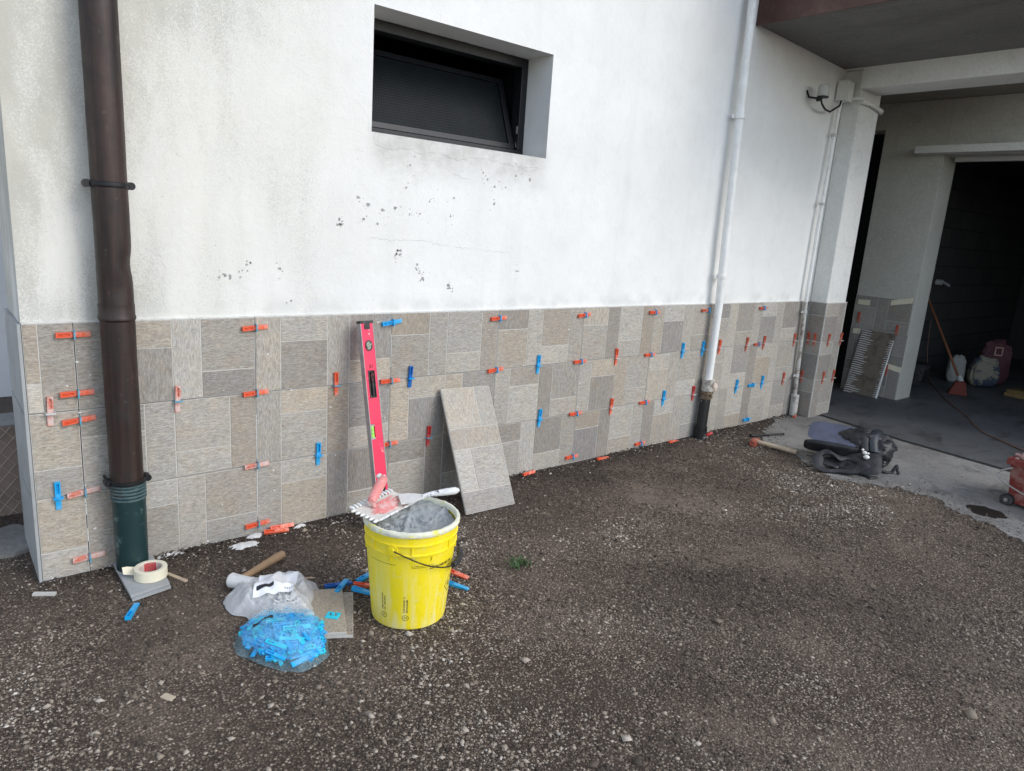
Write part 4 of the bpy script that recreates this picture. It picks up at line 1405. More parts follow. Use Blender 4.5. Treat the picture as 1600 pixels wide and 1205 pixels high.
for i, (r, z) in enumerate(prof):
    for k in range(nn):
        a = 2 * math.pi * k / nn
        d = 0.0016 * fbm(math.cos(a) * 9, math.sin(a) * 9, i * 0.7)
        vs.append((BX + (r + d) * math.cos(a), BY + (r + d) * math.sin(a), z + (0.0018 * fbm(math.cos(a) * 14, math.sin(a) * 14, 3) if i in (3, 4, 5) else 0)))
for i in range(len(prof)):
    j = (i + 1) % len(prof)
    for k in range(nn):
        fs.append((i * nn + k, i * nn + (k + 1) % nn, j * nn + (k + 1) % nn, j * nn + k))
mb.add(vs, fs)
mb.build('rim', 'pail_lip', bk, smooth=True)
# mortar with trowelled folds, climbing up the far side
mb = MB()
vs, fs = [], []
NR, NA = 44, 110
dcam = R(-122.5)
for i in range(NR + 1):
    r = 0.1455 * i / NR
    for k in range(NA):
        a = 2 * math.pi * k / NA
        x, y = r * math.cos(a), r * math.sin(a)
        far = -(x * math.cos(dcam) + y * math.sin(dcam)) / 0.146     # +1 far side
        right = (x * 0.77 - y * 0.636) / 0.146
        z = 0.313 + 0.036 * max(0, far) ** 1.3 + 0.012 * max(0, abs(right)) ** 2
        ph = noise.noise(Vector((x * 16, y * 16, 1.3)))
        rid = 1 - abs(2 * abs(math.sin(x * 38 + y * 55 + ph * 6.5)) - 1)
        z += 0.010 * rid * (0.35 + 0.65 * abs(ph)) + 0.008 * noise.noise(Vector((x * 45, y * 45, 0)))
        z += 0.006 * math.exp(-((right + 0.12) / 0.05) ** 2)
        vs.append((BX + x, BY + y, min(z, 0.352)))
for i in range(NR):
    for k in range(NA):
        k2 = (k + 1) % NA
        fs.append((i * NA + k, i * NA + k2, (i + 1) * NA + k2, (i + 1) * NA + k))
mb.add(vs, fs)
mb.build('mortar', 'mortar', bk, smooth=True)
# bail handle
e1 = R(-143.6)
ea = Vector((math.cos(e1), math.sin(e1), 0))
pr = Vector((math.cos(e1 + R(90)), math.sin(e1 + R(90)), 0))
cz = 0.298
path = []
for k in range(41):
    t = math.pi * k / 40
    s_ = math.sin(t)
    p = Vector((BX, BY, cz)) + ea * (0.155 * math.cos(t)) + pr * (0.166 * s_ ** 0.9) + Vector((0, 0, -0.078 * s_))
    rxy = math.hypot(p.x - BX, p.y - BY)
    if rxy < 0.1585:
        f_ = 0.1585 / rxy
        p.x = BX + (p.x - BX) * f_
        p.y = BY + (p.y - BY) * f_
    path.append(p)
hb = MB()
hb.tube(path, 0.0021, 8)
handle = hb.build('handle', 'black_iron', bk, smooth=True)
hb = MB()
hb.tube([path[i] for i in range(17, 27)], [0.008] + [0.0105] * 8 + [0.008], 14)
hb.build('grip', 'rubber', handle, smooth=True)
for sg in (1, -1):
    mb = MB()
    q = Vector((BX, BY, cz)) + ea * sg * 0.1505
    q2 = Vector((BX, BY, cz)) + ea * sg * 0.1565
    mb.tube([q, q2], 0.017, 18)
    mb.tube([q2, q2 + ea * sg * 0.004], 0.006, 12)
    mb.build('handle_ear', 'yellow', bk, smooth=True)
# small black print on the pail: two circled marks with upright lines, ring lines and a diamond
def on_pail(deg, z, d=0.0008):
    a = R(-122.5 + deg)
    if z < 0.272:
        r = 0.1255 + (z - 0.02) / (0.272 - 0.02) * 0.022
    else:
        r = 0.1530
    return Vector((BX + (r + d) * math.cos(a), BY + (r + d) * math.sin(a), z))
def mark(mb, a0, a1, z0, z1):
    m = max(1, int(abs(a1 - a0) / 3))
    for i in range(m):
        b0, b1 = a0 + (a1 - a0) * i / m, a0 + (a1 - a0) * (i + 1) / m
        mb.add([on_pail(b0, z0), on_pail(b1, z0), on_pail(b1, z1), on_pail(b0, z1)], [(0, 1, 2, 3)])
mb = MB()
rs = random.Random(5)
for a0 in (-37.0, -4.0):
    ring = []
    for rr in (0.0105, 0.0092):
        ring += [on_pail(a0 + math.degrees(rr * math.cos(2 * math.pi * k / 20) / 0.13), 0.052 + rr * math.sin(2 * math.pi * k / 20)) for k in range(20)]
    mb.add(ring, [(k, (k + 1) % 20, 20 + (k + 1) % 20, 20 + k) for k in range(20)])
    # letter M inside the ring, standing on end
    w_ = 0.0009
    for (u0, z0_, u1, z1_) in ((-1.6, .0475, -1.2, .0565), (1.2, .0475, 1.6, .0565), (-1.2, .051, 0.0, .0525), (0.0, .0525, 1.2, .054)):
        mark(mb, a0 + u0, a0 + u1, z0_, z1_)
    for col in (-1, 1):
        z = 0.072
        while z < 0.132 - (0.012 if col > 0 else 0):
            h = rs.choice((0.0022, 0.003, 0.004))
            if rs.random() > 0.12:
                mark(mb, a0 + col * 2.0 - 1.1, a0 + col * 2.0 + 1.1, z, z + h * 0.55)
                if rs.random() > 0.5:
                    mark(mb, a0 + col * 2.0 + 0.6 * rs.choice((-1, 1)) - .3, a0 + col * 2.0 + 0.6 * rs.choice((-1, 1)) + .3, z, z + h)
            z += h + 0.0012
mark(mb, -58, -18, 0.243, 0.2442)
mark(mb, 2, 32, 0.236, 0.2372)
a = 2
while a < 30:
    mark(mb, a, a + 1.0, 0.2405, 0.243)
    a += rs.choice((1.4, 1.8, 2.6))
a = 26
while a < 64:
    mark(mb, a, a + 0.9, 0.226, 0.226 + rs.choice((0.004, 0.006, 0.008)))
    mark(mb, a, a + 1.3, 0.2335, 0.235)
    a += rs.choice((1.7, 2.1))
for (a0, z0, a1, z1) in ((58, 0.135, 70, 0.165), (58, 0.135, 70, 0.105), (70, 0.165, 82, 0.135), (70, 0.105, 82, 0.135)):
    m = 8
    for i in range(m):
        t0, t1 = i / m, (i + 1) / m
        mb.add([on_pail(a0 + (a1 - a0) * t0, z0 + (z1 - z0) * t0 - .0012), on_pail(a0 + (a1 - a0) * t1, z0 + (z1 - z0) * t1 - .0012), on_pail(a0 + (a1 - a0) * t1, z0 + (z1 - z0) * t1 + .0012), on_pail(a0 + (a1 - a0) * t0, z0 + (z1 - z0) * t0 + .0012)], [(0, 1, 2, 3)])
for z in (0.128, 0.134, 0.140):
    mark(mb, 66, 74, z, z + 0.0025)
mb.build('printed_marks', 'print', bk)

# ------------------------------------------------------------------ notched trowel on the bucket
tr = thing('notched_trowel', 'pink-handled notched trowel caked in adhesive, lying on the bucket rim', 'trowel', (0.73, -0.74, 0.365))
TA, TB, TD = Vector((0.622, -0.762, 0.384)), Vector((0.842, -0.648, 0.368)), Vector((0.672, -0.856, 0.366))
uL = (TB - TA)
Lb = uL.length
uL.normalize()
vL = (TD - TA)
Wb = vL.length
vL = (vL - uL * vL.dot(uL)).normalized()
nL = uL.cross(vL).normalized()
if nL.z < 0:
    nL = -nL
def tp(u, v, w):
    return TA + uL * u + vL * v + nL * w
def tbox(mb, u0, u1, v0, v1, w0, w1):
    mb.add([tp(u0, v0, w0), tp(u1, v0, w0), tp(u1, v1, w0), tp(u0, v1, w0), tp(u0, v0, w1), tp(u1, v0, w1), tp(u1, v1, w1), tp(u0, v1, w1)],
           [(0, 3, 2, 1), (4, 5, 6, 7), (0, 1, 5, 4), (1, 2, 6, 5), (2, 3, 7, 6), (3, 0, 4, 7)])
mb = MB()
tbox(mb, 0.010, Lb, 0.010, Wb, 0, 0.0016)
n_t = 13
for k in range(n_t):
    u = 0.012 + (Lb - 0.022) * k / (n_t - 1)
    tbox(mb, u, u + 0.0085, -0.002, 0.0099, 0.0, 0.0016)
for k in range(6):
    v = 0.012 + (Wb - 0.022) * k / 5
    tbox(mb, -0.002, 0.0099, v, v + 0.0085, 0, 0.0016)
blade = mb.build('blade', 'trowel_steel', tr)
# ropey adhesive clinging to the teeth and blade
mb = MB()
rt = random.Random(3)
def lump(mb, u, v, w, ru, rv, rw, sub=2):
    b2 = bmesh.new()
    bmesh.ops.create_icosphere(b2, subdivisions=sub, radius=1)
    sd_ = rt.random() * 50
    vs = []
    for q in b2.verts:
        c = q.co * (1 + 0.22 * fbm(q.co.x * 1.8 + sd_, q.co.y * 1.8, q.co.z * 1.8))
        vs.append(tp(u + c.x * ru, v + c.y * rv, w + c.z * rw))
    mb.add(vs, [tuple(q.index for q in f.verts) for f in b2.faces])
    b2.free()
for k in range(n_t):
    u = 0.016 + (Lb - 0.022) * k / (n_t - 1)
    lump(mb, u, -0.001, 0.003, 0.0056, 0.012, 0.0048)
for k in range(6):
    v = 0.016 + (Wb - 0.022) * k / 5
    lump(mb, 0.0, v, 0.003, 0.012, 0.0058, 0.005)
for k in range(16):
    lump(mb, rt.uniform(0.02, Lb - 0.01), Wb - 0.003, 0.002, rt.uniform(.005, .012), 0.006, 0.0035)
mb.build('dried_adhesive', 'scraper', blade, smooth=True)['kind'] = 'stuff'
mb = MB()
for k in range(9):
    v = 0.03 + 0.007 * k
    lump(mb, 0.13 + rt.uniform(-.03, .03), v, 0.003, rt.uniform(0.05, 0.09), 0.004, 0.003)
mb.build('adhesive_streaks', 'pink_grip', blade, smooth=True)
g0, g1 = tp(0.055, 0.040, 0.030), tp(0.190, -0.006, 0.062)
mb = MB()
gp = [g0.lerp(g1, t) + Vector((0, 0, 0.004 * math.sin(t * 3.1))) for t in (0, .08, .25, .5, .75, .92, 1)]
mb.tube(gp, [0.010, 0.0155, 0.0165, 0.0178, 0.0168, 0.0155, 0.009], 18)
mb.build('handle', 'pink_grip', tr, smooth=True)
mb = MB()
mb.tube([tp(0.080, 0.045, 0.0015), tp(0.066, 0.042, 0.022), g0.lerp(g1, 0.05)], [0.008, 0.007, 0.009], 12)
mb.build('stem', 'pink_grip', tr, smooth=True)
mb = MB()
for k in range(7):
    c = g0.lerp(g1, 0.86 + 0.02 * k)
    b2 = bmesh.new()
    bmesh.ops.create_icosphere(b2, subdivisions=2, radius=0.008)
    off = Vector((rt.gauss(0, .007), rt.gauss(0, .007), rt.uniform(0.0, .014)))
    mb.add([c + off + q.co * (1 + .3 * fbm(q.co.x * 200, q.co.y * 200, k)) for q in b2.verts], [tuple(q.index for q in f.verts) for f in b2.faces])
    b2.free()
mb.build('adhesive_crust', 'adhesive', tr, smooth=True)

# ------------------------------------------------------------------ scraper
sc = thing('scraper', 'white-crusted scraper with black-spotted handle bridging the bucket rim', 'scraper', (0.90, -0.77, 0.37))
s0, s1 = Vector((0.820, -0.742, 0.372)), Vector((1.012, -0.826, 0.392))
su = (s1 - s0).normalized()
sv = Vector((0, 0, 1)).cross(su).normalized()
def sp(u, v, w):
    q = s0 + su * u + sv * v
    q.z += w
    return q
mb = MB()
out = [(0.0, -0.045), (0.0, 0.045), (0.035, 0.042), (0.070, 0.024), (0.088, 0.010), (0.088, -0.010), (0.070, -0.024), (0.035, -0.042)]
mb.add([sp(u, v, 0.0) for u, v in out] + [sp(u, v, 0.0022) for u, v in out], [tuple(range(8)), tuple(range(15, 7, -1))] + [(i, (i + 1) % 8, 8 + (i + 1) % 8, 8 + i) for i in range(8)])
mb.build('blade', 'scraper', sc)
mb = MB()
mb.tube([sp(0.080, 0, 0.002), sp(0.10, 0, 0.004), sp(0.115, 0, 0.005), sp(0.16, 0, 0.006), sp(0.195, 0, 0.006), sp(0.208, 0, 0.006)], [0.006, 0.0085, 0.0095, 0.0125, 0.0130, 0.006], 14)
mb.build('handle', 'mottled', sc, smooth=True)

# ------------------------------------------------------------------ tile offcuts under the downpipe + tape roll
def slab(name, quad, z0, z1, mat, label, cat, top=None, group=None):
    cxm = sum(q[0] for q in quad) / len(quad)
    cym = sum(q[1] for q in quad) / len(quad)
    t = thing(name, label, cat, (cxm, cym, z0), group=group)
    m_ = MB()
    m_.prism(quad, z0, z1)
    m_.build('body', mat, t, bevel=0.0008)
    if top:
        ci = [(cxm + (q[0] - cxm) * 0.985, cym + (q[1] - cym) * 0.985) for q in quad]
        m_ = MB()
        m_.prism(ci, z1 + 0.0001, z1 + 0.0012)
        o_ = m_.build('face', 'stone', t)
        o_.color = top
    return t
slab('tile_offcut', [(0.076, -0.010), (0.074, -0.292), (0.200, -0.268), (0.204, -0.004)], 0.000, 0.0095, 'tile_side', 'lower grey tile offcut of the pair under the downpipe', 'tile', group='tile offcuts under the downpipe')
slab('tile_offcut', [(0.070, -0.012), (0.071, -0.283), (0.199, -0.258), (0.200, -0.008)], 0.0102, 0.0200, 'tile_side', 'upper grey tile offcut carrying the downpipe and the tape roll', 'tile', group='tile offcuts under the downpipe')
tp_ = thing('tape_roll', 'roll of cream masking tape on the grey offcuts at the downpipe foot', 'tape', (0.157, -0.182, 0.0205))
TX, TY = 0.157, -0.182
mb = MB()
mb.lathe([(0.0375, 0.0225), (0.0390, 0.0208), (0.0520, 0.0208), (0.0532, 0.022), (0.0532, 0.0565), (0.0520, 0.0578), (0.0390, 0.0578), (0.0375, 0.0562)], TX, TY, 56, closed=True)
mb.build('tape', 'tape', tp_, smooth=True)
mb = MB()
mb.lathe([(0.0355, 0.0225), (0.0373, 0.0222), (0.0373, 0.0566), (0.0355, 0.0562)], TX, TY, 56, closed=True)
core = mb.build('core', 'tape_core', tp_, smooth=True)
mb = MB()
n_ = 14
a0, a1 = R(48), R(112)
vs = []
for k in range(n_ + 1):
    a = a0 + (a1 - a0) * k / n_
    vs += [(TX + 0.0351 * math.cos(a), TY + 0.0351 * math.sin(a), 0.024), (TX + 0.0351 * math.cos(a), TY + 0.0351 * math.sin(a), 0.0560)]
mb.add(vs, [(2 * k, 2 * k + 2, 2 * k + 3, 2 * k + 1) for k in range(n_)])
lab_ = mb.build('label', 'tape_red', core, smooth=True)
mb = MB()
rs = random.Random(2)
for row in range(5):
    a = a0 + 0.10
    z = 0.028 + row * 0.0058
    while a < a1 - 0.12:
        w_ = rs.uniform(0.03, 0.07)
        v4 = []
        for aa, zz_ in ((a, z), (a + w_, z), (a + w_, z + 0.0032), (a, z + 0.0032)):
            v4.append((TX + 0.0348 * math.cos(aa), TY + 0.0348 * math.sin(aa), zz_))
        mb.add(v4, [(0, 1, 2, 3)])
        a += w_ + rs.choice((0.025, 0.045))
mb.build('label_lettering', 'roller', tp_)
mb = MB()
vs = []
for k in range(9):
    t = k / 8
    vs += [(TX - 0.045 - 0.036 * t, TY + 0.028 + 0.004 * t, 0.024 + 0.012 * t), (TX - 0.045 - 0.026 * t, TY + 0.028 + 0.010 * t, 0.0565 + 0.004 * t)]
vs = vs[:-1] + [(TX - 0.083, TY + 0.034, 0.062)]
mb.add(vs, [(2 * k, 2 * k + 2, 2 * k + 3, 2 * k + 1) for k in range(8)])
mb.build('loose_end', 'tape', tp_, smooth=True)

# ------------------------------------------------------------------ small offcuts beside the bag, blue comb clip on top
slab('tile_offcut', [(0.555, -0.555), (0.705, -0.640), (0.582, -0.880), (0.430, -0.790)], 0.000, 0.0095, 'tile_body', 'lower stone-look tile offcut beside the bag of clips', 'tile', (0.33, 0.30, 0.26, 1), group='tile offcuts beside the clip bag')
slab('tile_offcut', [(0.540, -0.545), (0.676, -0.612), (0.565, -0.868), (0.425, -0.790)], 0.0108, 0.0200, 'tile_body', 'upper stone-look tile offcut with the cyan clip on it', 'tile', (0.42, 0.37, 0.30, 0), group='tile offcuts beside the clip bag')
cc = thing('loose_clip', 'cyan clip base lying on the stone-look offcut beside the bag', 'tile clip', (0.570, -0.760, 0.0212), (0, 0, R(-46)))
mb = MB()
mb.box((-0.022, -0.018, 0), (0.022, -0.004, 0.004))
mb.box((-0.022, -0.0039, 0), (-0.012, 0.018, 0.004))
mb.box((0.012, -0.0039, 0), (0.022, 0.018, 0.004))
mb.box((-0.0119, 0.012, 0), (-0.004, 0.018, 0.004))
mb.box((0.004, 0.012, 0), (0.0119, 0.018, 0.004))
mb.box((-0.004, -0.003, 0), (0.004, 0.008, 0.010))
mb.build('clip_base', 'cyan', cc, local=True, bevel=0.001)

# ------------------------------------------------------------------ loose wedges on the ground
lw = wm
def loose(x, y, rz, mat, label, z=0.002, lying=0.0, flip=False, tilt=0.0):
    me = wm[mat]
    o_ = bpy.data.objects.new('loose_wedge', me)
    C.objects.link(o_)
    o_.location = (x, y, z + gh(x, y))
    o_.rotation_euler = (R(-90) + lying if not flip else R(90), tilt, rz)
    tag(o_, label, 'wedge', 'loose wedges on the ground')
    return o_
loose(0.062, -0.350, R(62), 'blue', 'blue wedge lying on the asphalt in front of the grey offcuts')
loose(0.668, -0.036, R(-10), 'orange', 'front orange wedge of the pair at the second vertical joint', z=0.010, lying=0.5)
loose(0.700, -0.014, R(-4), 'orange', 'rear orange wedge of the pair at the second vertical joint', z=0.016, lying=0.9)
loose(2.067, -0.022, R(6), 'orange', 'orange wedge on the ground just right of the leaning tile', z=0.012, lying=1.2)
loose(2.640, -0.035, R(4), 'orange', 'orange wedge on the ground between fifth and sixth vertical joints', z=0.003)
loose(3.330, -0.020, R(5), 'orange', 'orange wedge on the ground left of the tarred pipe foot', z=0.002)
loose(3.680, -0.050, R(10), 'red', 'red wedge on the ground right of the tarred pipe foot', z=0.014, lying=1.0)
loose(0.690, -0.560, R(-8), 'deepblue', 'topmost blue wedge of the loose pile left of the bucket')
loose(0.686, -0.592, R(44), 'blue', 'blue wedge lying diagonally in the pile left of the bucket', z=0.014)
loose(0.735, -0.675, R(-58), 'blue', 'lowest blue wedge beside the bucket, partly on the offcut', z=0.012)
loose(0.772, -0.625, R(-40), 'orange', 'brownish orange wedge between blue wedges left of the bucket')
loose(0.800, -0.560, R(25), 'blue', 'small blue wedge tip peeking from behind the bucket, left side', z=0.004)
loose(1.090, -0.735, R(-68), 'orange', 'orange wedge on the asphalt right of the bucket handle', z=0.006, lying=0.3)
loose(1.040, -0.800, R(-62), 'blue', 'blue wedge on the asphalt right of the bucket')
loose(4.78, -0.075, R(20), 'shade_red', 'dull red wedge on the ground at the conduit foot', z=0.008)
# middle blue wedge of the trio on the wall (lies flat)

# ------------------------------------------------------------------ small scraps
def scrap(name, poly_, z1, mat, label, cat, z0=0.0005, smooth=False):
    cxm = sum(q[0] for q in poly_) / len(poly_)
    cym = sum(q[1] for q in poly_) / len(poly_)
    m_ = MB()
    g = gh(cxm, cym)
    m_.prism(poly_, z0 + g, z1 + g)
    o_ = m_.build(name, mat, loc=(cxm, cym, g), bevel=0.0006)
    return tag(o_, label, cat)
def rect(cx, cy, w, h, a):
    c_, s_ = math.cos(R(a)), math.sin(R(a))
    return [(cx + u * c_ - v * s_, cy + u * s_ + v * c_) for u, v in ((-w / 2, -h / 2), (w / 2, -h / 2), (w / 2, h / 2), (-w / 2, h / 2))]
scrap('tile_sliver', rect(-0.150, -0.095, 0.070, 0.016, -32), 0.009, 'tile_body', 'thin pale tile sliver lying at the left corner of the wall', 'scrap')
scrap('wood_strip', rect(0.236, -0.200, 0.100, 0.014, -66), 0.006, 'palewood', 'short pale wooden strip right of the tape roll', 'scrap')
scrap('cardboard_piece', rect(0.042, -0.853, 0.020, 0.036, 28), 0.005, 'cardboard', 'small cardboard piece alone on the gravelly asphalt, lower left', 'scrap')

def spill(name, cx, cy, sx, sy, ang, h, label, seed=0, mat='adhesive', wall_side=False):
    rs_ = random.Random(seed)
    K, N = 6, 40
    vs, fs = [(0, 0, h)], []
    ca, sa = math.cos(R(ang)), math.sin(R(ang))
    rad = [1 + 0.55 * noise.noise(Vector((math.cos(2 * math.pi * k / N) * 2.2 + seed, math.sin(2 * math.pi * k / N) * 2.2, seed * 1.7))) for k in range(N)]
    for i in range(1, K + 1):
        s_ = i / K
        for k in range(N):
            a = 2 * math.pi * k / N
            u, v = sx * s_ * rad[k] * math.cos(a), sy * s_ * rad[k] * math.sin(a)
            z = h * (1 - s_ ** 3) + 0.45 * h * noise.noise(Vector((u * 70, v * 70, seed))) * (1 - s_)
            vs.append((u * ca - v * sa, u * sa + v * ca, z))
    for k in range(N):
        fs.append((0, 1 + k, 1 + (k + 1) % N))
    for i in range(1, K):
        for k in range(N):
            k2 = (k + 1) % N
            fs.append((1 + (i - 1) * N + k, 1 + i * N + k, 1 + i * N + k2, 1 + (i - 1) * N + k2))
    m_ = MB()
    m_.add([(x + cx, y + cy, z + gh(cx, cy) + 0.0006) for x, y, z in vs], fs)
    o_ = m_.build(name, mat, loc=(cx, cy, 0), smooth=True)
    return tag(o_, label, 'adhesive')
spill('adhesive_spill', 0.515, -0.075, 0.055, 0.026, 5, 0.012, 'larger white adhesive splat below the second vertical joint', 1)
spill('adhesive_spill', 0.262, -0.012, 0.050, 0.014, 0, 0.010, 'thin white adhesive smear under the tiles right of the downpipe', 2)
spill('adhesive_spill', 0.775, -0.020, 0.030, 0.012, 10, 0.010, 'small white adhesive blob at right end of the orange wedge pair', 3)
spill('adhesive_spill', 0.585, -0.016, 0.035, 0.018, 0, 0.012, 'grey white adhesive lump against the wall below the second joint', 4)

# wooden mallet half under the bag
ml = thing('mallet', 'mallet with worn wooden handle and white head, left of the bag', 'mallet', (0.40, -0.40, 0))
h0, h1 = Vector((0.385, -0.405, 0.040)), Vector((0.600, -0.262, 0.022))
mb = MB()
mb.tube([h0, h0.lerp(h1, .3), h0.lerp(h1, .6), h0.lerp(h1, .9), h1], [0.012, 0.0125, 0.0145, 0.0165, 0.0145], 16)
mb.build('handle', 'wood', ml, smooth=True)
hd = (h1 - h0).normalized()
px = Vector((-hd.y, hd.x, 0)).normalized()
hc = Vector((0.392, -0.412, 0.034))
mb = MB()
mb.tube([hc - px * 0.045, hc - px * 0.040, hc - px * 0.02, hc + px * 0.02, hc + px * 0.040, hc + px * 0.046], [0.021, 0.026, 0.025, 0.025, 0.026, 0.021], 22)
mb.build('head', 'white_rubber', ml, smooth=True)
# carpenter's pencil
pc = thing('pencil', 'slim wooden pencil lying behind the plastic bag', 'pencil', (0.56, -0.44, 0.0))
q0, q1 = Vector((0.485, -0.412, 0.010)), Vector((0.640, -0.470, 0.007))
mb = MB()
mb.tube([q0, q0.lerp(q1, 0.9)], 0.0045, 6)
mb.build('shaft', 'wood', pc)
mb = MB()
mb.tube([q0.lerp(q1, 0.901), q1], [0.0044, 0.0008], 6)
mb.build('tip', 'palewood', pc)

# ------------------------------------------------------------------ plastic bag of clips
def blobmesh(outline, center, H_, K=26, p_=2.6, seed=0, fold=0.35, freq=14, base=0.001, sub=4, skirt=True):
    """a cushion over an irregular outline, with sharp film-like creases"""
    ol = []
    n0 = len(outline)
    for i in range(n0):
        a, b, c, d = (Vector(outline[(i + j - 1) % n0]) for j in range(4))
        for k in range(sub):
            t = k / sub
            ol.append(0.5 * ((2 * b) + (c - a) * t + (2 * a - 5 * b + 4 * c - d) * t * t + (3 * b - a - 3 * c + d) * t ** 3))
    N = len(ol)
    cen = Vector(center)
    def z_of(x, y, s_):
        h = (1 - s_ ** p_)
        nz = 1 - abs(noise.noise(Vector((x * freq + seed, y * freq, seed)))) * 2
        nz2 = 1 - abs(noise.noise(Vector((x * freq * 2.7, y * freq * 2.7 + seed, seed)))) * 2
        return base + H_ * h * (1 - fold + fold * nz + 0.35 * fold * nz2)
    vs = [(cen.x, cen.y, z_of(cen.x, cen.y, 0))]
    fs = []
    for i in range(1, K + 1):
        s_ = i / K
        for k in range(N):
            q = cen.lerp(ol[k], s_)
            q += Vector((noise.noise(Vector((q.x * 30, q.y * 30, seed + 5))), noise.noise(Vector((q.x * 30, q.y * 30, seed + 9))))) * 0.006 * s_
            vs.append((q.x, q.y, z_of(q.x, q.y, s_)))
    for k in range(N):
        fs.append((0, 1 + k, 1 + (k + 1) % N))
    for i in range(1, K):
        for k in range(N):
            k2 = (k + 1) % N
            fs.append((1 + (i - 1) * N + k, 1 + i * N + k, 1 + i * N + k2, 1 + (i - 1) * N + k2))
    return vs, fs
bag = thing('plastic_bag', 'clear and milky plastic bag holding bright blue wedges, on the asphalt', 'plastic bag', (0.40, -0.75, 0))
lobe = [(0.300, -0.640), (0.345, -0.615), (0.420, -0.640), (0.500, -0.690), (0.548, -0.735), (0.540, -0.800), (0.512, -0.865), (0.480, -0.935), (0.425, -0.962), (0.370, -0.962), (0.315, -0.905), (0.262, -0.800), (0.248, -0.735)]
def zfold(vs, cen, n_f, amp, seed):
    """radial gathers of the film, strongest towards the tied neck"""
    out = []
    for x, y, z in vs:
        a = math.atan2(y - cen[1], x - cen[0])
        r_ = math.hypot(x - cen[0], y - cen[1])
        f = 1 - abs(2 * abs(math.sin(a * n_f / 2 + 2.2 * noise.noise(Vector((x * 9, y * 9, seed))))) - 1)
        out.append((x, y, z * (1 + amp * f * math.exp(-r_ / 0.16)) if z > 0.004 else z))
    return out
mb = MB()
lobe_film = [(0.395 + (q[0] - 0.395) * 0.94, -0.805 + (q[1] + 0.805) * 0.94) for q in lobe]
v_, f_ = blobmesh(lobe_film, (0.395, -0.805), 0.092, K=34, p_=2.6, seed=3, fold=0.26, freq=11, sub=6)
mb.add(zfold(v_, (0.43, -0.67), 22, 0.30, 2), f_)
mb.build('full_end', 'film_clear', bag, smooth=True)
upper = [(0.345, -0.420), (0.372, -0.392), (0.410, -0.385), (0.455, -0.420), (0.510, -0.440), (0.570, -0.440), (0.625, -0.490), (0.612, -0.560), (0.560, -0.650), (0.530, -0.740), (0.480, -0.725), (0.410, -0.690), (0.360, -0.665), (0.345, -0.590), (0.318, -0.540), (0.312, -0.470)]
mb = MB()
vs, fs = blobmesh(upper, (0.455, -0.555), 0.074, K=44, p_=3.2, seed=11, fold=0.50, freq=9, sub=6)
vs = zfold(vs, (0.44, -0.68), 18, 0.28, 6)
mb.add(vs, fs)
mb.build('empty_end', 'film_milky', bag, smooth=True)
# white printed panel lying on the empty end
def top_z(x, y):
    sw = sz = 0.0
    for v in vs:
        d = (v[0] - x) ** 2 + (v[1] - y) ** 2
        if d < 0.0006:
            w = math.exp(-d / 0.00005)
            sw += w
            sz += w * v[2]
    return sz / sw if sw > 1e-9 else 0.03
def sheet_on(c, ux, uy, w, h, nx_, ny_, lift):
    out, f = [], []
    for j in range(ny_ + 1):
        for i in range(nx_ + 1):
            x = c[0] + ux[0] * w * (i / nx_ - .5) + uy[0] * h * (j / ny_ - .5)
            y = c[1] + ux[1] * w * (i / nx_ - .5) + uy[1] * h * (j / ny_ - .5)
            out.append((x, y, top_z(x, y) + lift))
    for j in range(ny_):
        for i in range(nx_):
            f.append((j * (nx_ + 1) + i, j * (nx_ + 1) + i + 1, (j + 1) * (nx_ + 1) + i + 1, (j + 1) * (nx_ + 1) + i))
    return out, f
UX, UY = (0.86, -0.51), (0.51, 0.86)
mb = MB()
mb.add(*sheet_on((0.465, -0.545), UX, UY, 0.130, 0.140, 22, 22, 0.0085))
mb.build('printed_panel', 'paper', bag, smooth=True)
mb = MB()
mb.add(*sheet_on((0.418, -0.568), (0.93, -0.36), (0.36, 0.93), 0.055, 0.012, 10, 3, 0.0102))
mb.build('black_bar', 'print', bag, smooth=True)
mb = MB()
for i in range(5):
    for j in range(3):
        if (i * 7 + j * 3) % 4:
            mb.add(*sheet_on((0.505 + 0.007 * i, -0.492 - 0.006 * j - .003 * i), UX, UY, 0.0045, 0.0035, 1, 1, 0.0102))
for i in range(6):
    mb.add(*sheet_on((0.470 + 0.006 * i, -0.610 - .0035 * i), UX, UY, 0.004, 0.004, 1, 1, 0.0102))
mb.build('printed_text', 'chip', bag)['kind'] = 'stuff'
mb = MB()
lv_ = zfold(v_, (0.43, -0.67), 22, 0.30, 2)
vsave = vs
vs = lv_
mb.add(*sheet_on((0.335, -0.770), (0.90, -0.43), (0.43, 0.90), 0.060, 0.010, 12, 3, 0.004))
vs = vsave
mb.build('black_bar', 'print', bag, smooth=True)
# the wedges inside (a heap nobody could count)
mb = MB()
rs = random.Random(12)
k = 0
wv = [Vector(v) for v in wm['blue'].vertices.values()] if False else [v.co.copy() for v in wm['blue'].vertices]
wf = [tuple(p.vertices) for p in wm['blue'].polygons]
tries = 0
lc = Vector((0.395, -0.805))
lang = sorted((math.atan2(q[1] - lc.y, q[0] - lc.x), math.hypot(q[0] - lc.x, q[1] - lc.y)) for q in lobe)
def lobe_r(a):
    a = (a + math.pi) % (2 * math.pi) - math.pi
    L3 = [(lang[-1][0] - 2 * math.pi, lang[-1][1])] + lang + [(lang[0][0] + 2 * math.pi, lang[0][1])]
    for i in range(len(L3) - 1):
        if L3[i][0] <= a <= L3[i + 1][0]:
            t = (a - L3[i][0]) / (L3[i + 1][0] - L3[i][0])
            return L3[i][1] * (1 - t) + L3[i + 1][1] * t
    return 0.13
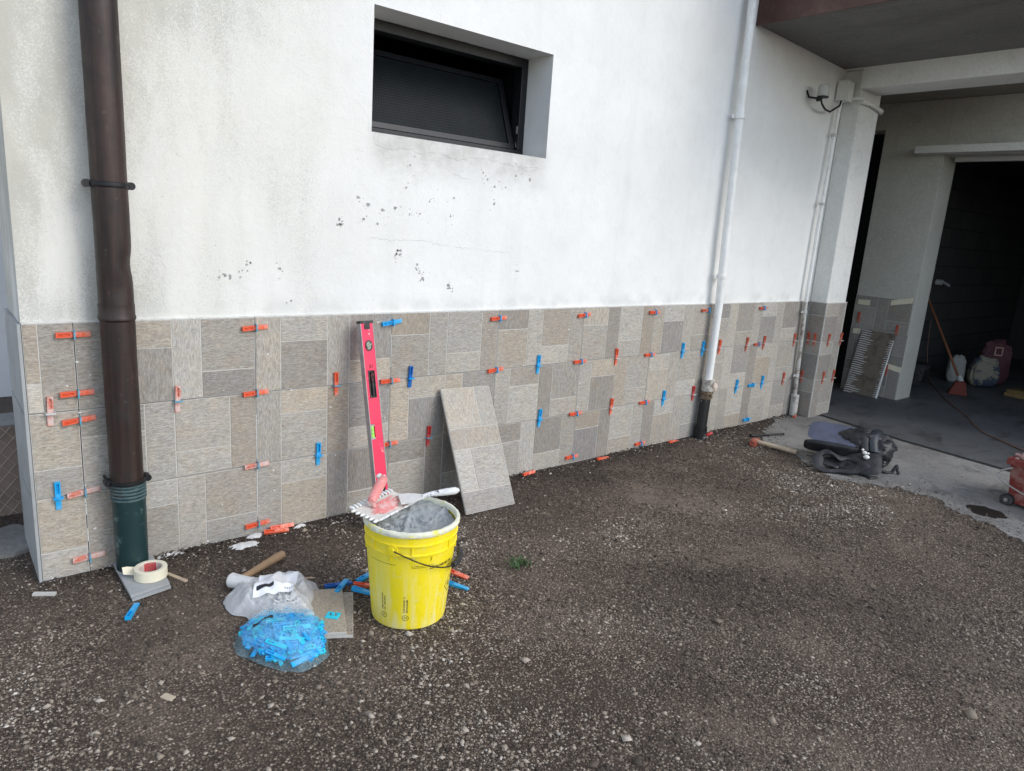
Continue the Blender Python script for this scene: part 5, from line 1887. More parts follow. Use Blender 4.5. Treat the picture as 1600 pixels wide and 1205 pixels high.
while k < 300 and tries < 9000:
    tries += 1
    a = rs.uniform(0, 2 * math.pi)
    rr = math.sqrt(rs.random()) * 0.97
    x = lc.x + rr * lobe_r(a) * math.cos(a)
    y = lc.y + rr * lobe_r(a) * math.sin(a)
    ztop = 0.064 * (1 - rr ** 2.6) + 0.004
    z = ztop * rs.uniform(0.35, 0.95) + 0.004
    slope = 0.9 * rr ** 2
    rm = Matrix.Rotation(rs.uniform(0, 6.28), 3, 'Z') @ Matrix.Rotation(R(-90) + rs.gauss(0, 0.35), 3, 'X')
    rm = Matrix.Rotation(slope * 0.6, 3, Vector((-math.sin(a), math.cos(a), 0))) @ rm
    sc_ = rs.uniform(0.65, 0.95)
    pts = [rm @ (v * sc_) + Vector((x, y, z)) for v in wv]
    ok = True
    for p in pts:
        aa = math.atan2(p.y - lc.y, p.x - lc.x)
        q_ = math.hypot(p.x - lc.x, p.y - lc.y) / lobe_r(aa)
        if p.z < 0.0015 or q_ > 0.985 or p.z > 0.074 * (1 - q_ ** 2.8) + 0.006:
            ok = False
            break
    if ok:
        mb.add(pts, wf, rs.choice((0, 0, 1)))
        k += 1
o = mb.build('blue_wedges', ['blue', 'cyan'], loc=(0.39, -0.80, 0))
tag(o, 'heap of bright blue wedges inside the clear end of the plastic bag', 'wedges', kind='stuff')

# ------------------------------------------------------------------ club hammer and chisel
hm = thing('club_hammer', 'club hammer with orange-red head and pale wooden handle on the ground', 'hammer', (3.80, -0.45, 0))
ha, hb_ = Vector((3.775, -0.340, 0.034)), Vector((3.845, -0.600, 0.020))
hd = (hb_ - ha).normalized()
mb = MB()
mb.tube([ha, ha.lerp(hb_, .3), ha.lerp(hb_, .7), hb_], [0.013, 0.0135, 0.0155, 0.0165], 14)
mb.build('handle', 'palewood', hm, smooth=True)
mb = MB()
pxv = Vector((hd.y, -hd.x, 0)).normalized()
c = ha + Vector((0, 0, 0.0))
vs = []
for e in (-0.048, 0.048):
    for s1_ in (-0.021, 0.021):
        for zz_ in (-0.021, 0.021):
            vs.append(c + pxv * e + hd * s1_ + Vector((0, 0, zz_ - 0.010)))
mb.add(vs, [(0, 1, 3, 2), (4, 6, 7, 5), (0, 4, 5, 1), (2, 3, 7, 6), (0, 2, 6, 4), (1, 5, 7, 3)])
mb.build('head', 'hammer_red', hm, bevel=0.006)
ch = thing('chisel', 'slim black steel chisel lying near the wall beyond the hammer', 'chisel', (4.06, -0.26, 0))
ca_, cb_ = Vector((3.935, -0.212, 0.013)), Vector((4.200, -0.310, 0.013))
mb = MB()
mb.tube([ca_, ca_.lerp(cb_, .12), ca_.lerp(cb_, .14), ca_.lerp(cb_, .95), cb_], [0.012, 0.013, 0.0075, 0.0075, 0.010], 8)
mb.build('shaft', 'black_iron', ch)

# ------------------------------------------------------------------ backpack lying open
bp = thing('backpack', 'black and grey work backpack slumped open on the concrete, straps loose', 'backpack', (3.95, -0.78, 0))
def px_(x, y):
    return (x, y)
def slab_quad(mb, c, ax, ay, w, h, t, cr=0.15, N=28, bulge=0.0, seed=0):
    """soft rounded panel: centre c, in-plane axes ax, ay, thickness t"""
    ax, ay = Vector(ax).normalized(), Vector(ay)
    ay = (ay - ax * ay.dot(ax)).normalized()
    nn_ = ax.cross(ay).normalized()
    K = 10
    out = []
    for side in (1, -1):
        for i in range(K + 1):
            s_ = i / K
            for k in range(N):
                a = 2 * math.pi * k / N
                ca_, sa_ = math.cos(a), math.sin(a)
                e = 4.5
                rr = (abs(ca_) ** e + abs(sa_) ** e) ** (-1 / e)
                u, v = w / 2 * s_ * rr * ca_, h / 2 * s_ * rr * sa_
                d = side * t / 2 * (1 - s_ ** 6) + bulge * (1 - s_ ** 2)
                d += 0.12 * t * noise.noise(Vector((u * 22 + seed, v * 22, side)))
                out.append(Vector(c) + ax * u + ay * v + nn_ * d)
    fs = []
    M2 = (K + 1) * N
    for b_ in (0, M2):
        for i in range(K):
            for k in range(N):
                k2 = (k + 1) % N
                fs.append((b_ + i * N + k, b_ + (i + 1) * N + k, b_ + (i + 1) * N + k2, b_ + i * N + k2))
    for k in range(N):
        k2 = (k + 1) % N
        fs.append((K * N + k, M2 + K * N + k, M2 + K * N + k2, K * N + k2))
    mb.add(out, fs)
# camera-facing directions on the ground here: towards viewer ~ (-0.92,-0.40), right ~ (0.40,-0.92)
TV = Vector((-0.90, -0.43, 0))
RT = Vector((0.43, -0.90, 0))
P0 = Vector((4.02, -0.83, 0))
def bpnt(r, t, z):
    q = P0 + RT * r + TV * t
    q.z = z
    return q
mb = MB()
ring_n = 22
# main slumped body
EA, EB, EH, EZ, ER, ET = 0.185, 0.150, 0.128, 0.100, 0.085, 0.0
b2 = bmesh.new()
bmesh.ops.create_icosphere(b2, subdivisions=5, radius=1)
vs = []
for q in b2.verts:
    c = q.co.copy()
    d = 1 + 0.14 * fbm(c.x * 1.7, c.y * 1.7 + 3, c.z * 1.7) - 0.10 * abs(fbm(c.x * 3.5, c.y * 3.5, c.z * 3.5 + 2))
    sg = lambda v: math.copysign(abs(v) ** 0.85, v)
    vs.append(bpnt(ER + sg(c.x) * EA * d, ET + sg(c.y) * EB * d, max(0.004, EZ + sg(c.z) * EH * d)))
mb.add(vs, [tuple(q.index for q in f.verts) for f in b2.faces])
b2.free()
mb.build('body', 'bag_black', bp, smooth=True)
# stiff grey lid panel on the left, tilted up to the viewer
mb = MB()
slab_quad(mb, bpnt(-0.080, 0.035, 0.178), bpnt(1, 0.05, 0.0) - bpnt(0, 0, 0), (TV * -1) + Vector((0, 0, 0.30)), 0.31, 0.25, 0.022, seed=2)
mb.build('lid_panel', 'bag_grey', bp, smooth=True)
mb = MB()
slab_quad(mb, bpnt(-0.090, 0.155, 0.112), RT, Vector((0, 0, 1)) + TV * 0.35, 0.32, 0.085, 0.034, seed=5)
mb.build('lid_edge', 'bag_black', bp, smooth=True)
# padded bands hugging the body on its right
for (ro, w_, mat, up) in ((0.020, 0.046, 'bag_charcoal', 0.012), (0.072, 0.056, 'bag_navy', 0.018), (0.128, 0.044, 'bag_charcoal', 0.012), (0.165, 0.026, 'bag_navy', 0.006)):
    mb = MB()
    vs, fs = [], []
    m = 26
    for i in range(m + 1):
        ph = math.pi * (0.02 + 0.90 * i / m)
        for (du, dn) in ((-w_ / 2, -0.010), (-w_ * 0.42, 0.6), (-w_ * 0.2, 1.0), (w_ * 0.2, 1.0), (w_ * 0.42, 0.6), (w_ / 2, -0.010), (0, -0.5)):
            ru = ro + du
            k_ = math.sqrt(max(0.05, 1 - (ru / EA) ** 2))
            dn2 = dn * up + 0.004 + 0.003 * noise.noise(Vector((i * 0.4, ro * 30, 0)))
            tt = (EB * k_ * 0.97 + dn2) * math.cos(math.pi - ph)
            zc = EZ + (EH * k_ * 0.97 + dn2) * math.sin(ph)
            vs.append(bpnt(ER + ru + 0.02 * math.sin(ph * 2), ET + tt, max(0.006, zc)))
    for i in range(m):
        for k in range(7):
            k2 = (k + 1) % 7
            fs.append((i * 7 + k, i * 7 + k2, (i + 1) * 7 + k2, (i + 1) * 7 + k))
    mb.add(vs, fs)
    mb.build('padding', mat, bp, smooth=True)
# open pocket ring at the front
mb = MB()
vs, fs = [], []
m = 72
for i in range(m):
    a = 2 * math.pi * i / m
    r_ = -0.035 + 0.125 * math.cos(a) + 0.012 * math.sin(2 * a)
    t_ = 0.262 + 0.062 * math.sin(a) + 0.012 * math.sin(3 * a + 1)
    z_ = 0.062 + 0.020 * math.sin(a * 2 + 1) - 0.030 * math.sin(a) + 0.006 * math.sin(5 * a)
    w_ = 0.027 + 0.008 * math.sin(3 * a) + 0.004 * math.sin(7 * a)
    for (dr, dz) in ((1, 0), (0.4, 0.9), (-0.6, 0.8), (-1, 0), (-0.4, -0.9), (0.6, -0.8)):
        q = bpnt(r_ + dr * w_ * math.cos(a), t_ + dr * w_ * math.sin(a), max(0.004, z_ + dz * 0.018))
        vs.append(q)
for i in range(m):
    i2 = (i + 1) % m
    for k in range(6):
        k2 = (k + 1) % 6
        fs.append((i * 6 + k, i * 6 + k2, i2 * 6 + k2, i2 * 6 + k))
mb.add(vs, fs)
mb.build('pocket_rim', 'bag_charcoal', bp, smooth=True)
mb = MB()
vs = [bpnt(-0.035 + s_ * 0.125 * math.cos(2 * math.pi * k / 30), 0.262 + s_ * 0.056 * math.sin(2 * math.pi * k / 30), 0.03 + 0.025 * s_ - 0.02 * s_ * math.sin(2 * math.pi * k / 30) + 0.012 * noise.noise(Vector((s_ * 4, k * .5, 0)))) for s_ in (0.02, 0.35, 0.7, 1.0) for k in range(30)]
mb.add(vs, [(i * 30 + k, i * 30 + (k + 1) % 30, (i + 1) * 30 + (k + 1) % 30, (i + 1) * 30 + k) for i in range(3) for k in range(30)])
mb.build('pocket_lining', 'bag_black', bp, smooth=True)
# lower fabric between ring and ground
mb = MB()
slab_quad(mb, bpnt(0.095, 0.190, 0.070), RT + Vector((0, 0, 0.1)), TV + Vector((0, 0, -0.60)), 0.20, 0.20, 0.05, seed=8)
mb.build('side_pocket', 'bag_charcoal', bp, smooth=True)
mb = MB()
for (r_, t_, z_, s_) in ((0.092, 0.185, 0.128, 0.014), (0.104, 0.205, 0.108, 0.018), (0.080, 0.170, 0.140, 0.009), (0.112, 0.180, 0.125, 0.008)):
    b2 = bmesh.new()
    bmesh.ops.create_icosphere(b2, subdivisions=2, radius=1)
    mb.add([bpnt(r_ + q.co.x * s_ * (1 + .3 * fbm(q.co.x * 3, q.co.y * 3)), t_ + q.co.y * s_, z_ + q.co.z * s_ * 0.8) for q in b2.verts], [tuple(q.index for q in f.verts) for f in b2.faces])
    b2.free()
mb.build('paint_splash', 'splash', bp, smooth=True)
for pts in ([(0.18, 0.14, 0.03), (0.235, 0.12, 0.010), (0.262, 0.10, 0.012), (0.275, 0.09, 0.040), (0.283, 0.085, 0.058), (0.290, 0.09, 0.03), (0.30, 0.10, 0.008)],
            [(-0.01, -0.10, 0.16), (0.04, -0.13, 0.185), (0.09, -0.11, 0.20), (0.13, -0.10, 0.17)],
            [(0.10, 0.27, 0.012), (0.14, 0.29, 0.010), (0.17, 0.27, 0.014), (0.13, 0.31, 0.008)]):
    mb = MB()
    sm2 = []
    for i in range(len(pts) - 1):
        for k in range(4):
            sm2.append(bpnt(*[pts[i][j] + (pts[i + 1][j] - pts[i][j]) * k / 4 for j in range(3)]))
    sm2.append(bpnt(*pts[-1]))
    mb.tube(sm2, 0.009, 8)
    mb.build('strap', 'bag_black', bp, smooth=True)

# ------------------------------------------------------------------ red grouting tub, cut off by the frame
tb = thing('wash_tub', 'scuffed red tiler\'s wash tub on small black wheels at the right edge', 'tub', (4.15, -1.95, 0))
du = Vector((-0.20, -0.98, 0)).normalized()
dv = Vector((0.98, -0.20, 0)).normalized()
O0 = Vector((4.125, -1.660, 0))
def tq(u, v, z):
    q = O0 + du * u + dv * v
    q.z = z
    return q
mb = MB()
Lt, Wt = 0.52, 0.33
def shell(u_in, z0, z1, thick=0.006):
    a = [(0.02, 0.02), (Lt - 0.02, 0.02), (Lt - 0.02, Wt - 0.02), (0.02, Wt - 0.02)]
    b = [(0, 0), (Lt, 0), (Lt, Wt), (0, Wt)]
    lo_o = [tq(u, v, z0) for u, v in a]
    hi_o = [tq(u, v, z1) for u, v in b]
    lo_i = [tq(u + (thick if u < Lt / 2 else -thick), v + (thick if v < Wt / 2 else -thick), z0 + 0.006) for u, v in a]
    hi_i = [tq(u + (thick if u < Lt / 2 else -thick), v + (thick if v < Wt / 2 else -thick), z1) for u, v in b]
    f = [(0, 1, 2, 3), (8, 11, 10, 9)]
    for i in range(4):
        j = (i + 1) % 4
        f += [(i, 4 + i, 4 + j, j), (4 + i, 12 + i, 12 + j, 4 + j), (8 + i, 8 + j, 12 + j, 12 + i)]
    return lo_o + hi_o + lo_i + hi_i, f
mb.add(*shell(0, 0.035, 0.255))
mb.build('tub_body', 'tub', tb, bevel=0.004)
mb = MB()
def tbx(mb, u0, u1, v0, v1, z0, z1):
    mb.add([tq(u0, v0, z0), tq(u1, v0, z0), tq(u1, v1, z0), tq(u0, v1, z0), tq(u0, v0, z1), tq(u1, v0, z1), tq(u1, v1, z1), tq(u0, v1, z1)],
           [(0, 3, 2, 1), (4, 5, 6, 7), (0, 1, 5, 4), (1, 2, 6, 5), (2, 3, 7, 6), (3, 0, 4, 7)])
tbx(mb, -0.012, Lt + .012, -0.012, -0.001, 0.225, 0.262)
tbx(mb, -0.012, Lt + .012, Wt + .001, Wt + .012, 0.225, 0.262)
tbx(mb, -0.012, -0.001, -0.0009, Wt + .0009, 0.225, 0.262)
tbx(mb, Lt + .001, Lt + .012, -0.0009, Wt + .0009, 0.225, 0.262)
mb.build('tub_rim', 'tub', tb, bevel=0.003)
mb = MB()
tbx(mb, 0.03, Lt - 0.03, -0.004, 0.018, 0.02, 0.075)
mb.build('tub_skirt', 'tub', tb, bevel=0.004)
for (v, z) in ((0.06, 0.272), (0.15, 0.285), (0.24, 0.275)):
    mb = MB()
    mb.tube([tq(0.03, v, z), tq(0.06, v, z), tq(Lt - 0.05, v, z)], [0.024, 0.028, 0.028], 14)
    mb.tube([tq(-0.008, v, z), tq(0.029, v, z)], 0.009, 10)
    mb.build('roller', 'roller', tb, smooth=True)
mb = MB()
tbx(mb, 0.004, 0.024, 0.03, 0.27, 0.244, 0.262)
mb.build('roller_bracket', 'roller', tb)
mb = MB()
mb.tube([tq(0.03, -0.02, 0.215), tq(-0.02, -0.035, 0.185), tq(-0.03, -0.045, 0.16), tq(0.0, -0.05, 0.135), tq(0.12, -0.055, 0.10), tq(0.35, -0.055, 0.09), tq(0.5, -0.05, 0.11)], 0.0045, 8)
mb.build('wire_handle', 'wire', tb, smooth=True)
for (u, v) in ((0.035, -0.018), (0.035, Wt + 0.018), (Lt - 0.035, -0.018), (Lt - 0.035, Wt + 0.018)):
    mb = MB()
    mb.tube([tq(u, v - 0.014, 0.034), tq(u, v + 0.014, 0.034)], 0.033, 20)
    wh = mb.build('wheel', 'rubber', tb, smooth=True)
    mb = MB()
    mb.tube([tq(u, v - 0.017, 0.034), tq(u, v + 0.017, 0.034)], 0.010, 12)
    mb.build('hub', 'wire', wh, smooth=True)

# ------------------------------------------------------------------ panel leaning at the pier: a tile back with adhesive ridges
pn = thing('glued_tile', 'tile leaning face-in at the garage pier, brown back with white adhesive ridges', 'tile', (6.26, 0.07, 0.01))
c0 = [Vector((6.185, 0.208, 0.012)), Vector((6.185, -0.090, 0.012)), Vector((6.286, -0.120, 0.598)), Vector((6.286, 0.178, 0.598))]
mb = MB()
nrm = Vector((-1, 0, 0.17)).normalized()
mb.add([c - nrm * 0.0045 for c in c0] + [c + nrm * 0.0045 for c in c0], [(0, 1, 2, 3), (7, 6, 5, 4), (0, 4, 5, 1), (1, 5, 6, 2), (2, 6, 7, 3), (3, 7, 4, 0)])
mb.build('tile_back', 'glue_back', pn)
def pq(s_, t, d):
    a = c0[0].lerp(c0[1], s_)
    b = c0[3].lerp(c0[2], s_)
    return a.lerp(b, t) + nrm * (0.0046 + d)
mb = MB()
rs = random.Random(8)
NRG = 30
for k in range(NRG):
    t = 0.012 + 0.976 * k / (NRG - 1)
    l1 = 0.34 + 0.22 * noise.noise(Vector((k * 0.35, 0, 0))) + rs.uniform(-.08, .06)
    mb.tube([pq(0.0, t, 0), pq(l1 * .3, t + 0.003, 0.001), pq(l1 * .7, t - .004, 0.001), pq(l1, t + rs.uniform(-.008, .008), 0)], [0.0045, 0.005, 0.0045, 0.002], 6)
    if k < NRG - 3:
        l2 = 0.90 - 0.10 * abs(noise.noise(Vector((k * 0.3, 7, 0)))) + rs.uniform(-.02, .02)
        mb.tube([pq(1.0, t, 0), pq((1 + l2) / 2, t + 0.003, 0.001), pq(l2, t, 0)], [0.0045, 0.005, 0.002], 6)
mb.tube([pq(0.995, 0.0, 0), pq(0.985, 0.4, 0), pq(0.99, 0.9, 0)], [0.011, 0.009, 0.003], 6)
o = mb.build('adhesive_ridges', 'adhesive', pn, smooth=True)

# ------------------------------------------------------------------ things inside the garage
br = thing('broom', 'red broom with long orange stick leaning on the garage side wall', 'broom', (7.25, -0.40, 0.01))
mb = MB()
mb.tube([(7.30, -0.385, 0.14), (7.60, 0.18, 0.93)], 0.012, 10)
mb.build('stick', 'broom_stick', br, smooth=True)
mb = MB()
mb.tube([(7.29, -0.40, 0.13), (7.31, -0.37, 0.18)], [0.028, 0.02], 12)
mb.build('socket', 'lamp_grey', br, smooth=True)
mb = MB()
vs = [(7.22, -0.50, 0.012), (7.16, -0.34, 0.012), (7.26, -0.30, 0.012), (7.34, -0.45, 0.012), (7.265, -0.45, 0.14), (7.24, -0.37, 0.14), (7.30, -0.35, 0.14), (7.33, -0.42, 0.14)]
mb.add(vs, [(0, 1, 2, 3), (7, 6, 5, 4), (0, 4, 5, 1), (1, 5, 6, 2), (2, 6, 7, 3), (3, 7, 4, 0)])
mb.build('bristles', 'broom_red', br, bevel=0.015)
def sack(name, x, y, z0, w, d, h, rz, mat, label, seed, lean=0.0):
    t = thing(name, label, 'sack', (x, y, z0), (0, 0, rz), 'cement sacks in the garage')
    b2 = bmesh.new()
    bmesh.ops.create_icosphere(b2, subdivisions=4, radius=1)
    vs = []
    for q in b2.verts:
        c = q.co.copy()
        e = 0.55
        sg = lambda v: math.copysign(abs(v) ** e, v)
        u, v, s_ = sg(c.x), sg(c.y), sg(c.z)
        k_ = 1 + 0.12 * fbm(c.x * 2 + seed, c.y * 2, c.z * 2) - 0.10 * abs(fbm(c.x * 5 + seed, c.y * 5, c.z * 3))
        z = (s_ + 1) / 2 * h
        vs.append((u * w / 2 * k_ * (1 - 0.12 * max(0, s_)) + lean * z, v * d / 2 * k_ * (1 - 0.35 * max(0, s_)), max(0.001, z * k_ if z > 0.05 else z)))
    m_ = MB()
    m_.add(vs, [tuple(q.index for q in f.verts) for f in b2.faces])
    b2.free()
    m_.build('sack_body', mat, t, local=True, smooth=True)
    return t
s_a = sack('cement_sack', 7.95, -0.13, 0.01, 0.17, 0.14, 0.29, R(-60), 'sack_white', 'small crumpled white sack behind the broom head', 3)
s_b = sack('cement_sack', 8.02, -0.37, 0.01, 0.27, 0.19, 0.31, R(-62), 'sack_cream', 'cream sack with dark blue print standing in the garage', 9, lean=0.0)
s_c = sack('cement_sack', 8.32, -0.36, 0.01, 0.29, 0.22, 0.47, R(-62), 'sack_plum', 'taller plum red sack behind the cream sack', 15)
mb = MB()
for (u0, u1, z0, z1) in ((-.045, .03, .44, .452), (-.045, .03, .36, .372), (-.045, -.033, .373, .439), (.018, .03, .373, .439)):
    mb.box((u0, -0.118, z0 - .04), (u1, -0.108, z1 - .04))
mb.build('printed_square', 'roller', s_c, local=True)
mb = MB()
rs = random.Random(4)
vs, fs = [], []
for k in range(7):
    a = rs.uniform(-.3, .3)
    mb.box((7.70 + 0.03 * k, -0.92 + 0.02 * k, 0.012 + 0.012 * (k % 3)), (7.78 + 0.03 * k, -0.66 - 0.02 * (k % 2), 0.022 + 0.012 * (k % 3) + 0.03))
yo = mb.build('yellow_packets', 'ochre', loc=(7.8, -0.8, 0.01), bevel=0.008)
tag(yo, 'flat ochre yellow packets on the garage floor at the right edge', 'packets')
sk = thing('wall_tap', 'small grey lever fitting on the garage side wall', 'wall fitting', (8.05, 0.24, 1.03))
mb = MB()
mb.tube([(8.02, 0.249, 1.03), (8.02, 0.19, 1.03)], 0.03, 12)
mb.tube([(8.02, 0.19, 1.04), (8.14, 0.16, 1.00)], [0.012, 0.016], 8)
mb.build('lever', 'lamp_grey', sk, smooth=True)
# extension cable
cpts = [(8.02, 0.225, 0.62), (8.00, 0.20, 0.35), (7.90, 0.12, 0.10), (7.62, -0.03, 0.018), (7.2, -0.25, 0.016), (6.75, -0.488, 0.016), (6.3, -0.78, 0.016), (5.83, -1.03, 0.016), (5.62, -1.25, 0.016), (5.478, -1.417, 0.016), (5.30, -1.70, 0.016), (5.25, -2.3, 0.016)]
sm2 = []
for i in range(len(cpts) - 1):
    p_ = [Vector(cpts[max(i - 1, 0)]), Vector(cpts[i]), Vector(cpts[i + 1]), Vector(cpts[min(i + 2, len(cpts) - 1)])]
    for k in range(5):
        t = k / 5
        sm2.append(0.5 * ((2 * p_[1]) + (p_[2] - p_[0]) * t + (2 * p_[0] - 5 * p_[1] + 4 * p_[2] - p_[3]) * t * t + (3 * p_[1] - p_[0] - 3 * p_[2] + p_[3]) * t ** 3))
sm2.append(Vector(cpts[-1]))
mb = MB()
mb.tube(sm2, 0.0052, 8)
o = mb.build('power_cable', 'cable', smooth=True, loc=(6.75, -0.49, 0.01))
tag(o, 'thin brownish cable snaking from the garage across the concrete floor', 'cable')
mb = MB()
mb.lathe([(0, 0.012), (0.09, 0.012), (0.11, 0.2), (0.10, 0.21), (0, 0.20)], 7.55, 0.10, 24)
o = mb.build('dark_pot', 'rubber', loc=(7.55, 0.10, 0.01), smooth=True)
tag(o, 'dark round pot in the garage just behind the pier', 'pot')

# ------------------------------------------------------------------ left side beyond the corner
mb = MB()
mb.box((-6.0, 2.8, 0.0), (0.25, 3.0, 5.0))
o = mb.build('boundary_wall', 'clean_white', loc=(-2, 2.9, 0))
tag(o, 'bright white wall far behind the left corner of the house', 'wall')
mb = MB()
mb.box((-1.6, 2.02, -0.01), (0.05, 2.30, 0.02))
o = mb.build('concrete_kerb', 'apron', loc=(-0.8, 2.2, 0))
o['kind'] = 'structure'
ms = thing('mesh_panel', 'brown sheet with diagonal wire mesh standing behind the left corner', 'panel', (-0.45, 0.68, 0))
mb = MB()
mb.box((-0.95, 0.690, 0.0), (-0.123, 0.700, 0.378))
mb.build('sheet', 'mesh_brown', ms)
mb = MB()
x0_, x1_, hgt = -0.95, -0.123, 0.378
for sgn in (1, -1):
    k = -14
    while k < 24:
        c = x0_ + k * 0.048
        # line x = c + sgn*z*0.72 clipped to the sheet
        pts = []
        for i in range(13):
            z = hgt * i / 12
            x = c + (z * 0.85 if sgn > 0 else (hgt - z) * 0.85)
            if x0_ <= x <= x1_:
                pts.append((x, 0.687 - 0.001 * sgn, z))
        if len(pts) > 1:
            mb.tube([pts[0], pts[-1]], 0.0014, 4)
        k += 1
o = mb.build('wire_mesh', 'mesh_wire', ms)
mb = MB()
mb.prism(blob2(-0.22, 0.40, 0.13, 14, 0.25), -0.005, 0.016)
o = mb.build('broken_kerb', 'apron', loc=(-0.22, 0.40, 0))
tag(o, 'broken grey concrete slab edge at the left corner behind the tiles', 'slab')

# ------------------------------------------------------------------ loose stones, crumbs, weeds
def stones(name, P, rad, tone, mat='pebble', seed=1):
    """P (n,3) centres, rad (n,) radii, tone (n,) 0..1: squashed eight-sided pebbles in one mesh"""
    rg = np.random.default_rng(seed)
    n_ = len(P)
    base_v = np.array([[1, 0, 0], [0, 1, 0], [-1, 0, 0], [0, -1, 0], [0, 0, 1], [0.0, 0.0, -1]], float)
    base_f = np.array([[0, 1, 4], [1, 2, 4], [2, 3, 4], [3, 0, 4], [1, 0, 5], [2, 1, 5], [3, 2, 5], [0, 3, 5]])
    V_ = np.repeat(base_v[None], n_, 0)
    V_ *= rg.uniform(0.6, 1.35, (n_, 6, 1))
    V_[:, 4, :2] += rg.uniform(-0.45, 0.45, (n_, 2))
    sc_ = np.stack([rg.uniform(0.8, 1.5, n_), rg.uniform(0.6, 1.0, n_), rg.uniform(0.35, 0.8, n_)], 1) * rad[:, None]
    V_ *= sc_[:, None, :]
    a = rg.uniform(0, 2 * np.pi, n_)
    ca, sa = np.cos(a), np.sin(a)
    X = V_[..., 0] * ca[:, None] - V_[..., 1] * sa[:, None]
    Y = V_[..., 0] * sa[:, None] + V_[..., 1] * ca[:, None]
    V_[..., 0], V_[..., 1] = X, Y
    V_ += P[:, None, :]
    F = (base_f[None] + (np.arange(n_) * 6)[:, None, None]).reshape(-1)
    me = bpy.data.meshes.new(name)
    me.vertices.add(n_ * 6)
    me.vertices.foreach_set('co', V_.reshape(-1).astype(np.float32))
    me.loops.add(len(F))
    me.loops.foreach_set('vertex_index', F.astype(np.int32))
    me.polygons.add(n_ * 8)
    me.polygons.foreach_set('loop_start', (np.arange(n_ * 8) * 3).astype(np.int32))
    try:
        me.polygons.foreach_set('loop_total', np.full(n_ * 8, 3, np.int32))
    except Exception:
        pass
    at = me.attributes.new('tone', 'FLOAT', 'POINT')
    at.data.foreach_set('value', np.repeat(tone, 6).astype(np.float32))
    me.materials.append(M[mat])
    me.update(calc_edges=True)
    me.validate()
    o_ = bpy.data.objects.new(name, me)
    C.objects.link(o_)
    return o_
def ghv(x, y):
    k = np.clip((-y - 0.05) / 0.5, 0, 1) * np.clip((3.5 - x) / 0.5, 0, 1)
    return k * (0.004 * np.sin(x * 3.1 + y * 1.7) + 0.004 * np.sin(y * 4.3 - x * 1.1)) - 0.004 * k
rg = np.random.default_rng(21)
N0 = 520000
x = rg.uniform(-0.85, 4.25, N0)
y = rg.uniform(-3.0, 0.42, N0)
# only where asphalt is, and thin out with distance from the viewpoint
d = np.hypot(x + 0.37, y + 2.69)
apx = np.interp(-y, [0.0, 0.16, 0.4, 0.6, 0.95, 1.25, 1.7, 2.4, 3.2], [4.40, 4.25, 3.90, 3.80, 3.58, 3.83, 3.68, 3.50, 3.3])
lowf = np.sin(x * 2.3 + 1.0) * np.sin(y * 3.1 + x * 1.3) + 0.6 * np.sin(x * 5.1 - y * 4.0) + 0.5 * np.sin(x * 9.0 + y * 7.3)
dens = 0.62 + 0.26 * lowf
keep = (x < apx + rg.normal(0, 0.06, N0)) & ((y < -0.004) | (x < -0.16)) & (rg.random(N0) < np.clip(dens, 0.18, 1) * np.clip(1.25 - d * 0.13, 0.4, 1))
# the far side of the picture's lower edge is not visible
keep &= (y > -1.02 - 0.72 * (x + 0.33) * 1.0 - 0.15)
x, y, d = x[keep], y[keep], d[keep]
n_ = len(x)
rad = np.exp(rg.normal(math.log(0.0029), 0.45, n_)) * (0.85 + 0.07 * d)
rad = np.clip(rad, 0.0012, 0.0125)
big = rg.random(n_) < 0.006
rad[big] *= rg.uniform(1.4, 2.4, big.sum())
tone = np.clip(rg.beta(1.35, 1.25, n_), 0, 1)
lt_ = rg.random(n_) < 0.04
tone[lt_] = rg.uniform(0.85, 0.98, lt_.sum())
print('stones', n_)
# broad patches: dusty grey, bare brown, and darker scuffed areas
pm = np.array([noise.fractal(Vector((a_ * 1.25, b_ * 1.25, 4.0)), 1.0, 2.0, 5) for a_, b_ in zip(x, y)])
pw = np.array([noise.fractal(Vector((a_ * 2.6 + 9, b_ * 2.6, 1.0)), 1.0, 2.0, 4) for a_, b_ in zip(x, y)])
tone *= np.clip(0.86 + 0.75 * pm, 0.35, 1.15)
for (cx_, cy_, rx_) in ((1.96, -2.03, 0.16), (0.02, -0.60, 0.22), (2.35, -0.10, 0.30), (1.95, -1.35, 0.28), (2.55, -1.65, 0.55), (1.25, -1.75, 0.3)):
    tone *= 1 - 0.5 * np.exp(-((x - cx_) ** 2 + (y - cy_) ** 2) / rx_ ** 2)
fl = (x < 0.9 - (y + 1.0) * 0.4) & (y < -0.75)
big2 = fl & (rg.random(n_) < 0.10)
rad[big2] *= rg.uniform(1.3, 2.0, big2.sum())
tone[big2] = rg.uniform(0.45, 0.95, big2.sum())
dk_ = fl & ~big2 & (rg.random(n_) < 0.35)
tone[dk_] *= 0.35
tone = np.clip(tone, 0, 1)
thin = rg.random(n_) < np.clip(1.0 + 1.5 * np.minimum(pw, 0), 0.25, 1)
x, y, d, rad, tone = x[thin], y[thin], d[thin], rad[thin], tone[thin]
n_ = len(x)
nearw = (y > -0.35) & (rg.random(n_) < 0.55)
tone[nearw] *= 0.45
z = ghv(x, y) + rad * rg.uniform(-0.1, 0.30, n_)
o = stones('gravel', np.stack([x, y, z], 1), rad, tone)
tag(o, 'small loose stones and exposed aggregate covering the worn asphalt', 'gravel', kind='stuff')
